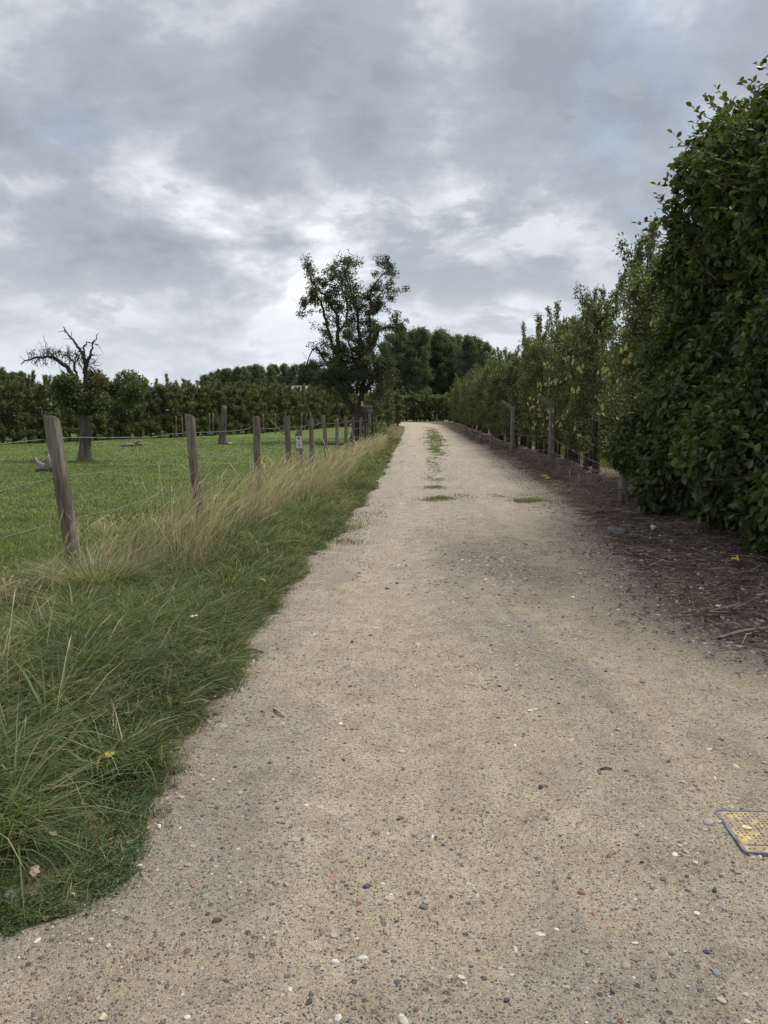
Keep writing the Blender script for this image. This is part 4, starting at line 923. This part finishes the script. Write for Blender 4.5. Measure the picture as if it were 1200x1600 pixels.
for zf in (1.24, .89, .53, .18):
    q = wire_path(zf, .02) - FO; w = MB()
    dist = np.linalg.norm(q + FO, axis=1)
    w.add(*tube(q, np.clip(.0024 + .00012 * dist, .0026, .0065), 5, False))
    L = np.concatenate([[0], np.cumsum(np.linalg.norm(np.diff(q, axis=0), axis=1))])
    for s in np.arange(.05, min(L[-1], 22), .13):
        c0 = np.array([np.interp(s, L, q[:, i]) for i in range(3)])
        for a in (random.uniform(0, PI), random.uniform(0, PI)):
            d_ = np.array([math.cos(a) * .5, math.cos(a) * .2, math.sin(a)]) * .016
            w.add(*tube([c0 - d_, c0 + d_], .0016, 3, False))
    w.build('wire', WIRE, fence)

# ------------------------------------------------------------------ waymarker post
wx, wy = -1.95, 17.4
wp = empty('waymarker_post', (wx, wy, float(gz(wx, wy)) - .05)); tag(wp, 'slant topped grey waymarker post with two small arrow plaques', 'post')
V = np.array([[-.075, -.05, 0], [.075, -.05, 0], [.075, .05, 0], [-.075, .05, 0], [-.075, -.05, 1.10], [.075, -.05, 1.30], [.075, .05, 1.30], [-.075, .05, 1.10]])
V[4:, 0] -= .03
o = MB().add(V, np.array([[0, 1, 5, 4], [1, 2, 6, 5], [2, 3, 7, 6], [3, 0, 4, 7], [4, 5, 6, 7]])).build('post', woodmat('waymark_wood', (.11, .09, .08), (.20, .17, .15), (.32, .28, .25)), wp)
def flat(name, pts, y, mat, par, th=.004):
    n = len(pts); a = [(x, y, z) for x, z in pts]; b = [(x, y + th, z) for x, z in pts]
    mb_ = MB(); mb_.add(np.array(a + b), [np.array([list(range(n))]), np.array([[i + n, (i + 1) % n + n, (i + 1) % n, i] for i in range(n)])]); return mb_.build(name, mat, par)
WHITEP = plain('plaque_white', (.72, .74, .76), .45, .08); BLACKP = plain('plaque_black', (.02, .02, .022), .5, .1); BLUEP = plain('plaque_blue', (.03, .22, .42), .5, .1); YELP = plain('plaque_yellow', (.62, .58, .22), .5, .1); PALEP = plain('plaque_pale', (.42, .50, .50), .5, .1)
for z0, c1, c2, dx in ((.905, BLACKP, YELP, -.022), (.765, BLUEP, PALEP, -.018)):
    pq = flat('plaque', [(dx - .066, z0), (dx + .066, z0), (dx + .066, z0 + .132), (dx - .066, z0 + .132)], -.056, WHITEP, wp)
    flat('arrow', [(dx - .040, z0 + .058), (dx, z0 + .072), (dx + .040, z0 + .058), (dx + .026, z0 + .088), (dx, z0 + .124), (dx - .026, z0 + .088)], -.0595, c1, pq, .003)
    a = np.linspace(0, 2 * PI, 14, endpoint=False)
    flat('emblem', [(dx + .030 * math.cos(q_), z0 + .036 + .020 * math.sin(q_)) for q_ in a], -.0595, c2, pq, .003)
    flat('mark', [(dx + .008 * math.cos(q_), z0 + .010 + .007 * math.sin(q_)) for q_ in a], -.0595, BLACKP, pq, .003)

# ------------------------------------------------------------------ wooden frame at the end of the fence
gx, gy = -.95, 38.2
DARKW = woodmat('dark_wood', (.035, .024, .022), (.070, .048, .044), (.12, .09, .08)); RAILW = woodmat('rail_board', (.09, .075, .07), (.16, .14, .13), (.24, .215, .20), (2, 9, 12))
fr = empty('plank_frame', (gx, gy, float(gz(gx, gy)) - .03)); tag(fr, 'dark wooden frame with two grey boards on top beside the old pear tree', 'frame')
for x, y, h, w in ((-.16, 0, 1.72, .10), (.0, -.05, 1.82, .13), (.12, .04, 1.60, .06)): MB().add(*knotty([(x, y, 0), (x, y, h * .5), (x + .01, y, h)], [w / 2] * 3, 6, 6, .05, 3)).build('post', DARKW, fr)
MB().add(*knotty([(.36, .4, 0), (.36, .4, .9), (.34, .4, 1.7)], [.04] * 3, 6, 6, .05, 3)).build('post', DARKW, fr)
for z, h, dx in ((1.93, .15, 0), (1.72, .20, .01)): MB().add(*box((.13 + dx, .05, z), (.52, .05, h))).build('board', RAILW, fr)
for dx in (.16, .26): MB().add(*box((dx, .06, 1.30), (.075, .03, .54))).build('slat', GREYW, fr)
MB().add(*box((.21, .085, 1.29), (.24, .02, .05))).build('rail', DARKW, fr)

# ------------------------------------------------------------------ concrete posts and wire of the orchard fence
of = empty('orchard_fence', (5.04, 22.58, 0)); tag(of, 'concrete post and wire fence with cranked tops along the orchard on the right', 'fence'); OO = np.array([5.04, 22.58, 0])
def cpost(x, y, h, w, crank):
    z0 = float(gz(x, y)); b = np.array([x, y, z0]) - OO; mb_ = MB(); k = .35 * w
    def ring(c, w_): return np.array([[-.5 + .18, -.5], [.5 - .18, -.5], [.5, -.5 + .18], [.5, .5 - .18], [.5 - .18, .5], [-.5 + .18, .5], [-.5, .5 - .18], [-.5, -.5 + .18]]) * w_, c
    secs = [((0, 0, -.1), w), ((0, 0, h - .02), w * .86), ((0, 0, h), w * .80)]
    if crank: secs = [((0, 0, -.1), w), ((-.01, 0, h * .5), w * .94), ((-.02, 0, h), w * .88), ((-.05, 0, h + .04), w * .86), ((-.42, 0, h + .30), w * .72), ((-.44, 0, h + .31), w * .62)]
    V = []
    for i, (c, w_) in enumerate(secs):
        r_, _ = ring(c, w_); tilt = 0 if not crank or i < 3 else .75
        V.append(np.stack([c[0] + r_[:, 0] * math.cos(tilt), c[1] + r_[:, 1], c[2] + r_[:, 0] * math.sin(tilt)], -1))
    V = np.concatenate(V) + b; i = np.arange(8); j = (i + 1) % 8; n = len(secs)
    F = np.concatenate([np.stack([q * 8 + i, q * 8 + j, (q + 1) * 8 + j, (q + 1) * 8 + i], 1) for q in range(n - 1)])
    mb_.add(V, [F, np.array([list(range((n - 1) * 8, n * 8))])]); o = mb_.build('post', CONC, of)
    if crank: o['label'] = 'concrete post with its top bent over towards the track'
    return (x, y, z0)
cps = [cpost(4.12, 12.75, .54, .17, False), cpost(5.0, 22.3, 1.70, .17, True), cpost(4.86, 28.3, 1.72, .16, True), cpost(4.84, 33.8, .70, .16, False), cpost(5.1, 39.5, .72, .16, False), cpost(5.3, 45, .72, .16, False), cpost(5.55, 51, .72, .16, False)]
for zf in (.42, .85):
    q = []
    P_ = [np.array([x - .09, y, z + min(zf, .5 if k == 0 else .66 if k > 2 else zf)]) for k, (x, y, z) in enumerate(cps)]
    for a, b in zip(P_[:-1], P_[1:]):
        for s in np.linspace(0, 1, 8)[:-1]: q.append(a * (1 - s) + b * s + [0, 0, -.06 * math.sin(PI * s)])
    MB().add(*tube(np.array(q) - OO, .0045, 4, False)).build('wire', WIRE, of)

# ------------------------------------------------------------------ far trees and farm roof
def poplar_variant(idx, H=18):
    rng = np.random.default_rng(300 + idx); rs = random.Random(300 + idx); tr = MB(); pts = bez([(0, 0, 0), (rs.gauss(0, .15), rs.gauss(0, .15), H * .5), (rs.gauss(0, .3), rs.gauss(0, .3), H * .95)], 9)
    tr.add(*tube(pts, np.linspace(.26, .04, 9), 7)); P = []
    for k in range(64):
        f = .2 + .78 * (k + rs.random()) / 64; z = f * H; a = rs.uniform(0, 6.28); L = (2.3 * math.sin(min(1, (1.03 - f) / .55) * PI / 2) + .3) * rs.uniform(.6, 1.1); b = np.array([np.interp(z, pts[:, 2], pts[:, 0]), np.interp(z, pts[:, 2], pts[:, 1]), z])
        tip = b + [math.cos(a) * L, math.sin(a) * L, L * rs.uniform(.3, .9)]; br = bez([b, (b + tip) / 2 + [0, 0, .1], tip], 4); tr.add(*tube(br, np.linspace(.05, .015, 4), 4, False))
        for q in range(3):
            c = b + (tip - b) * rs.uniform(.35, 1.05); m_ = 62; P.append(c + rng.normal(size=(m_, 3)) * rs.uniform(.22, .40))
    P = np.concatenate(P); n = len(P)
    return tr.mesh('trunk', True), MB().add(*leaves(P, rdir(n, rng), norm(rdir(n, rng) + [0, 0, .5]), .27 * rng.uniform(.7, 1.3, n), .20 * rng.uniform(.7, 1.2, n))).mesh('crown')
PV = [poplar_variant(i) for i in range(4)]
for a, b in PV: a.materials.append(BARK); b.materials.append(POPL)
def poplar(x, y, h, w, label, group, i):
    e = empty('poplar_tree', (x, y, float(gz(x, y)) - .1), rr.uniform(0, 6.28)); s = h / 18; e.scale = (s * w, s * w, s); tag(e, label, 'tree', group)
    obj('trunk', PV[i % 4][0], None, e); obj('crown', PV[i % 4][1], None, e)
for k in range(24):
    x = 0 + k * .95 + rr.gauss(0, .3); y = 158 + rr.uniform(-6, 6) + (k % 2) * 7; top = np.interp(x, [0, 3, 8, 14, 18, 21, 23], [16, 18.3, 18.6, 17.8, 17.6, 15.5, 13])
    poplar(x, y, top * rr.uniform(.95, 1.04), 1.05, 'tall poplar in the dark clump beyond the bend of the track', 'poplars beyond the bend', k)
for k in range(16):
    x = 22 + k * 2.4 + rr.gauss(0, .4); poplar(x, 165 + rr.uniform(-4, 6), 13.5 * rr.uniform(.9, 1.05), 1.2, 'poplar continuing the clump behind the roadside orchard', 'poplars behind the roadside orchard', k)
for k in range(64):
    u = (-110 + k * 7.2 if k < 24 else 322 + (k - 24) * 5.2) + rr.gauss(0, 2); y = 285 + rr.uniform(-16, 16); x = (u - 600) / 1165 * y
    topv = np.interp(u, [-130, 0, 40, 62, 320, 340, 400, 470, 520, 540], [577, 579, 583, 596, 590, 581, 574, 573, 578, 590]); h = (650 - topv) / 1165 * y + .8
    poplar(x, y, h * rr.uniform(.96, 1.03), 1.05, 'distant dark tree on the skyline beyond the far orchard', 'distant trees on the skyline', k)
bx_, by_ = -14.0, 125.0
barn = empty('farm_shed', (bx_, by_, .7)); tag(barn, 'pale grey shed roof just showing above the far orchard', 'shed')
MB().add(*box((0, 0, 2.4), (2.7, 8, 4.8))).build('wall', plain('shed_wall', (.25, .24, .22), .8, .15, 2), barn)
V = []; n = 40
for s in (-1, 1):
    xs_ = np.linspace(-1.5, 1.5, n); zz = .02 * (np.arange(n) % 2)
    A_ = np.stack([xs_, np.full(n, s * 4.3), 4.75 + zz], -1); B_ = np.stack([xs_, np.zeros(n), 5.75 + zz], -1); i = np.arange(n - 1)
    V.append((np.concatenate([A_, B_]), np.stack([i, i + 1, i + n + 1, i + n], 1)))
mb = MB()
for v, f in V: mb.add(v, f)
mb.build('roof', plain('fibre_cement_roof', (.17, .17, .175), .8, .2, 3), barn)
MB().add(*box((0, -4.03, 1.6), (1.8, .08, 3.0))).build('door', plain('shed_door', (.12, .13, .12), .7, .2, 4), barn)

# ------------------------------------------------------------------ inspection cover, lower right
cx0, cy0, cs = 1.225, 2.335, .27
cv = empty('inspection_cover', (cx0 + cs / 2, cy0 + cs / 2, float(tz(cx0 + cs / 2, cy0 + cs / 2)) + .007), math.radians(-3)); tag(cv, 'square yellow studded inspection cover in a blue grey frame set in the track', 'cover')
def rrect(h, r, n=5):
    out_ = []
    for cx_, cy_, a0 in ((h - r, h - r, 0), (-h + r, h - r, PI / 2), (-h + r, -h + r, PI), (h - r, -h + r, 3 * PI / 2)):
        for a in np.linspace(a0, a0 + PI / 2, n): out_.append((cx_ + r * math.cos(a), cy_ + r * math.sin(a)))
    return np.array(out_)
o1, o2 = rrect(cs / 2 + .004, .018), rrect(cs / 2 - .004, .012); n = len(o1)
V = np.concatenate([np.c_[o1, np.full(n, -.03)], np.c_[o1, np.full(n, .0012)], np.c_[o2, np.full(n, .0016)], np.c_[o2, np.full(n, -.01)]]); i = np.arange(n); j = (i + 1) % n
MB().add(V, np.concatenate([np.stack([q * n + i, q * n + j, (q + 1) * n + j, (q + 1) * n + i], 1) for q in range(3)])).build('frame', plain('cover_frame', (.15, .155, .165), .9, .6, 18), cv)
m, t, p, out = newmat('cover_yellow'); n1 = tnoise(t, 14, 5, .65); n2 = tnoise(t, 120, 4, .7)
dirt = ramp(t, n2, [(.3, (.20, .155, .12)), (.7, (.32, .26, .205))])
c = mixc(t, ramp(t, n1, [(.38, 0.0), (.50, .92)]), (.55, .43, .18), dirt); c = mixc(t, 1.0, c, ramp(t, n2, [(.3, .7), (.7, 1.2)]), 'MULTIPLY')
t.links.new(c, p.inputs['Base Color']); p.inputs['Roughness'].default_value = .8; COVER = m
o3 = rrect(cs / 2 - .006, .010); V = np.concatenate([np.c_[o3, np.full(n, 0.0)], np.c_[o3, np.full(n, -.012)]])
lid = MB().add(V, [np.array([list(range(n))]), np.stack([j, i, i + n, j + n], 1)]).build('lid', COVER, cv)
mb = MB(); h = cs / 2 - .022
for a in np.linspace(-h, h, 15):
    for b in np.linspace(-h, h, 15): 
        if abs(b + h * .80) > .008 and random.random() < .72: mb.add(*tube([(a, b, -.001), (a, b, .0016), (a, b, .0022)], np.array([.0042, .0040, .002]) * random.uniform(.7, 1.1), 6))
ob = mb.build('stud_pattern', plain('stud_paint', (.15, .105, .07), .9, .6, 45), lid); ob['kind'] = 'stuff'
MB().add(*box((0, -h * .80, .0008), (2 * h, .004, .0014))).build('groove', plain('cover_groove', (.10, .06, .035), .8, .2), lid)
MB().add(np.array([[-.085, .02, .0026], [-.078, .034, .0027], [-.060, .028, .0027], [-.048, .012, .0026], [-.062, .008, .0026], [-.078, .008, .0026]]), np.array([[5, 4, 3, 2, 1, 0]])).build('clean_patch', plain('bare_yellow', (.62, .53, .28), .8, .15), lid)

# ------------------------------------------------------------------ single stones and finds on the track
STC = {'slate': (.075, .08, .095), 'blue': (.19, .20, .215), 'brown': (.17, .125, .10), 'pale': (.42, .37, .30), 'white': (.72, .70, .66), 'red': (.30, .16, .11), 'grey': (.20, .19, .175), 'cream': (.52, .44, .33)}
STM = {k: plain('stone_' + k, v, .85, .28, 55) for k, v in STC.items()}
def stone(x, y, s, col, fl, label, seed, pk=.35):
    rng = np.random.default_rng(seed); V, F = blobs(np.zeros((1, 3)), s, ICO3, (fl, fl + .05), .012, rng)
    for q in range(7 if col in ('slate', 'blue', 'cream', 'pale') else 4):     # chipped facets
        nn_ = norm(rng.normal(size=3) * [1, 1, max(fl, .3)]); d_ = V @ nn_; lim = np.quantile(d_, .86 if col in ('brown', 'grey') else .80); V = V - nn_ * np.maximum(d_ - lim, 0)[:, None]
    V = V * [1, 1, 1] + .05 * s * np.sin(V[:, [1, 2, 0]] * 2.2 / s + seed)
    side = x > redge(y) or x < ledge(y); z = float(gz(x, y)) + .01 if side else float(tz(x, y))
    o = obj('stone', mesh_np('stone', V, F, False), STM[col]); o.location = (x, y, z + s * fl * pk); tag(o, label, 'stone')
def gp(u, v):
    s = (800 - v) / 1165; pt = math.radians(7.34); Z = -math.sin(pt) + s * math.cos(pt); k = 1.5 / -Z; return (u - 600) / 1165 * k, (math.cos(pt) + s * math.sin(pt)) * k
for i, (u, v, s, c, fl, lb) in enumerate((
    (626, 1276, .011, 'brown', .8, 'round brown pebble alone near the middle of the track'),
    (572, 1390, .016, 'slate', .55, 'dark slate stone, largest in the lower middle of the track'),
    (562, 1335, .016, 'blue', .25, 'flat blue grey stone just behind the large dark slate stone'),
    (840, 1358, .010, 'pale', .6, 'pale oval pebble right of the centre of the track'),
    (1115, 1408, .012, 'slate', .65, 'dark stone in front of the yellow inspection cover'),
    (1085, 1362, .015, 'cream', .4, 'cream block shaped chip left of the yellow inspection cover'),
    (1015, 1470, .014, 'blue', .4, 'blue grey stone at the lower right of the track'),
    (848, 1464, .007, 'white', .7, 'small bright white chip at lower right of centre'),
    (522, 1380, .017, 'red', .12, 'flat worn brick red fragment pressed into the track'),
    (675, 1303, .010, 'white', .35, 'white shard right of the round brown pebble'),
    (429, 1392, .009, 'grey', .7, 'round grey pebble left of the large dark slate stone'),
    (340, 1450, .013, 'brown', .8, 'dark brown lump of stone at the lower left of the track'),
    (160, 1588, .014, 'cream', .5, 'cream stone at the very bottom left of the picture'),
    (725, 1552, .010, 'cream', .6, 'cream pebble near the bottom centre of the track'),
    (790, 1582, .012, 'slate', .5, 'dark slate chip on the bottom edge of the picture'),
    (550, 1003, .017, 'slate', .7, 'lone dark stone in the left wheel track farther up'),
    (630, 1196, .012, 'brown', .6, 'brown stone behind the round brown pebble'),
    (845, 1235, .014, 'slate', .6, 'dark grey stone in the right wheel track behind the pale oval pebble'),
    (828, 1118, .019, 'white', .25, 'whitish flat chip in the right wheel track'),
    (765, 1485, .018, 'blue', .12, 'flush blue grey flake left of the bright white chip'),
    (928, 1430, .009, 'red', .4, 'small brick red fragment beside a flat grey stone'),
    (908, 1438, .016, 'grey', .18, 'flat grey stone beside the small brick red fragment'),
    (370, 1149, .009, 'white', .4, 'white chip near the left edge of the track'),
    (17, 1420, .024, 'grey', .85, 'large rounded grey stone in the weeds at the lower left corner'),
    (204, 1363, .012, 'brown', .8, 'brown pebble at the tip of the creeping weeds'),
    (165, 1315, .014, 'blue', .4, 'grey blue stone half buried at the edge of the weeds'),
    (172, 1338, .010, 'pale', .7, 'small pale pebble at the edge of the weeds'),
    (968, 834, .135, 'grey', .42, 'grey angular slab of rock at the edge of the twig litter'),
    (1060, 963, .030, 'pale', .5, 'pale stone at the right edge of the track near the twigs'),
    (1140, 1002, .030, 'slate', .5, 'dark stone at the right edge of the picture by the litter'),
    (1092, 904, .030, 'pale', .6, 'pale lump of stone among the twigs below the hedge'))):
    x, y = gp(u, v); stone(x, y, s, c, fl, lb, 500 + i)

def crumple(name, u, v, s, col, label, cat, seed, lift=.02, amp=.35, z=None):
    rng = np.random.default_rng(seed); x, y = gp(u, v); n = 7; g1 = np.linspace(-1, 1, n); X_, Y_ = np.meshgrid(g1, g1)
    m_ = X_ ** 2 + Y_ ** 2 < 3; Z_ = amp * (np.sin(X_ * 2.3 + seed) * np.cos(Y_ * 2.7 + seed * 2) + .35 * rng.normal(size=X_.shape))
    k = 1 - .28 * np.maximum(np.abs(X_), np.abs(Y_)) ** 2 * (np.abs(X_ * Y_)); V = np.stack([X_ * k, Y_ * k * .75, Z_ + .4], -1).reshape(-1, 3) * s
    i = (np.arange(n - 1)[:, None] * n + np.arange(n - 1)[None]).ravel(); out = x < ledge(y) or x > redge(y); zz = (float(gz(x, y)) if out else float(tz(x, y))) + lift
    mb_ = MB().add(V, np.stack([i, i + 1, i + n + 1, i + n], 1)); o = mb_.build(name, col, smooth=True); o.location = (x, y, zz); o.rotation_euler = (rng.normal() * .3, rng.normal() * .3, rng.uniform(0, 6)); tag(o, label, cat)
    sm = o.modifiers.new('thickness', 'SOLIDIFY'); sm.thickness = .0012
    return o
YL = plain('yellow_fading_leaf', (.55, .42, .10), .7, .3, 60); BL = plain('brown_dry_leaf', (.24, .155, .10), .75, .35, 50); TL = plain('tan_dry_leaf', (.40, .31, .21), .75, .3, 50); RL = plain('dark_red_leaf', (.10, .035, .025), .6, .3, 40); WP = plain('white_paper', (.78, .78, .77), .7, .06, 40)
for a in ((('fallen_leaf'), 172, 1222, .026, YL, 'crumpled bright yellow leaf lying on the verge grass', 'leaf', 1, .09), ('fallen_leaf', 175, 1243, .014, YL, 'small yellow leaf just below the crumpled bright yellow leaf', 'leaf', 2, .045),
          ('fallen_leaf', 204, 1252, .014, RL, 'dark red leaf on the weeds beside the track', 'leaf', 3, .035), ('fallen_leaf', 84, 1338, .015, TL, 'tan dry leaf standing in the verge grass', 'leaf', 4, .05),
          ('fallen_leaf', 56, 1388, .022, TL, 'large pale tan dry leaf above the rounded grey stone', 'leaf', 5, .03), ('fallen_leaf', 50, 1416, .017, BL, 'brown curled leaf beside the rounded grey stone', 'leaf', 6, .02),
          ('fallen_leaf', 365, 992, .030, RL, 'reddish leaf at the edge of the long grass', 'leaf', 7, .05), ('fallen_leaf', 410, 927, .030, TL, 'small tan leaf on the verge grass farther up', 'leaf', 8, .10),
          ('fallen_leaf', 1148, 892, .050, YL, 'orange yellow leaf on the dark litter below the hedge', 'leaf', 9, .06), ('paper_scrap', 305, 1027, .032, WP, 'scrap of white paper caught in the verge grass', 'paper', 10, .24),
          ('paper_scrap', 1020, 832, .055, plain('cream_paper', (.62, .58, .46), .7, .1), 'pale crumpled scrap behind the grey slab of rock', 'paper', 11, .03), ('paper_scrap', 303, 1092, .022, WP, 'small white scrap at the left edge of the track', 'paper', 12, .006)):
    crumple(*a)
# fallen pears
for u, v, lb in ((846, 746, 'fallen yellow pear, left of the two lying at the track edge'), (854, 750, 'fallen yellow pear, right of the two lying at the track edge')):
    x, y = gp(u, v); o = obj('fallen_pear', PEARM, None); o.location = (x, y, float(gz(x, y)) + .055); o.rotation_euler = (1.45, .2, u); o.scale = (1.5,) * 3; tag(o, lb, 'pear')
# sticks and straws
def stick(name, u0, v0, u1, v1, r, mat, label, h=.01):
    a = gp(u0, v0); b = gp(u1, v1); f = lambda q: float(max(tz(*q), gz(*q)))
    m_ = ((a[0] + b[0]) / 2 + .08 * (b[1] - a[1]), (a[1] + b[1]) / 2 + .08 * (b[0] - a[0])); pts = bez([(a[0], a[1], f(a) + r), (m_[0], m_[1], f(m_) + r + min(h, .06 * math.hypot(b[0] - a[0], b[1] - a[1]))), (b[0], b[1], f(b) + r)], 7)
    o = MB().add(*knotty(pts, [r, r * .95, r * .7], 8, 6, .12, int(u0))).build(name, mat, smooth=True); tag(o, label, 'stick')
STRAWM = plain('straw_stem', (.50, .40, .24), .6, .2, 30)
STICKM = plain('grey_stick', (.30, .24, .18), .85, .3, 30)
for a in (('stick', 374, 1019, 412, 1021, .010, STICKM, 'pale curved stick at the edge of the grass'), ('stick', 340, 1042, 366, 1046, .006, STICKM, 'thin stick in the grass below the pale curved stick'), ('stick', 428, 1112, 444, 1124, .007, STICKM, 'short grey stick on the left of the track'),
          ('stick', 938, 1213, 956, 1214, .0045, SOILD, 'short dark stick lying on the right of the track'), ('straw', 150, 1412, 204, 1378, .0022, STRAWM, 'pale straw at the edge of the creeping weeds'), ('straw', 220, 1376, 258, 1420, .0014, STRAWM, 'thin straw slanting away from the creeping weeds'),
          ('straw', 158, 1331, 196, 1316, .0024, STRAWM, 'broken straw beside the half buried grey blue stone'), ('straw', 246, 1162, 282, 1206, .0018, STRAWM, 'bent straw at the edge of the long grass'), ('straw', 110, 1452, 124, 1434, .0015, STRAWM, 'straw just below the creeping weeds'),
          ('stick', 1120, 1000, 1200, 985, .010, STICKM, 'pale stick at the right frame edge among the litter'), ('stick', 1090, 880, 1115, 886, .012, STICKM, 'pale bark strip among the dark twigs'), ('stick', 956, 868, 1025, 876, .008, SOILD, 'long dark twig reaching out over the track')):
    stick(*a)
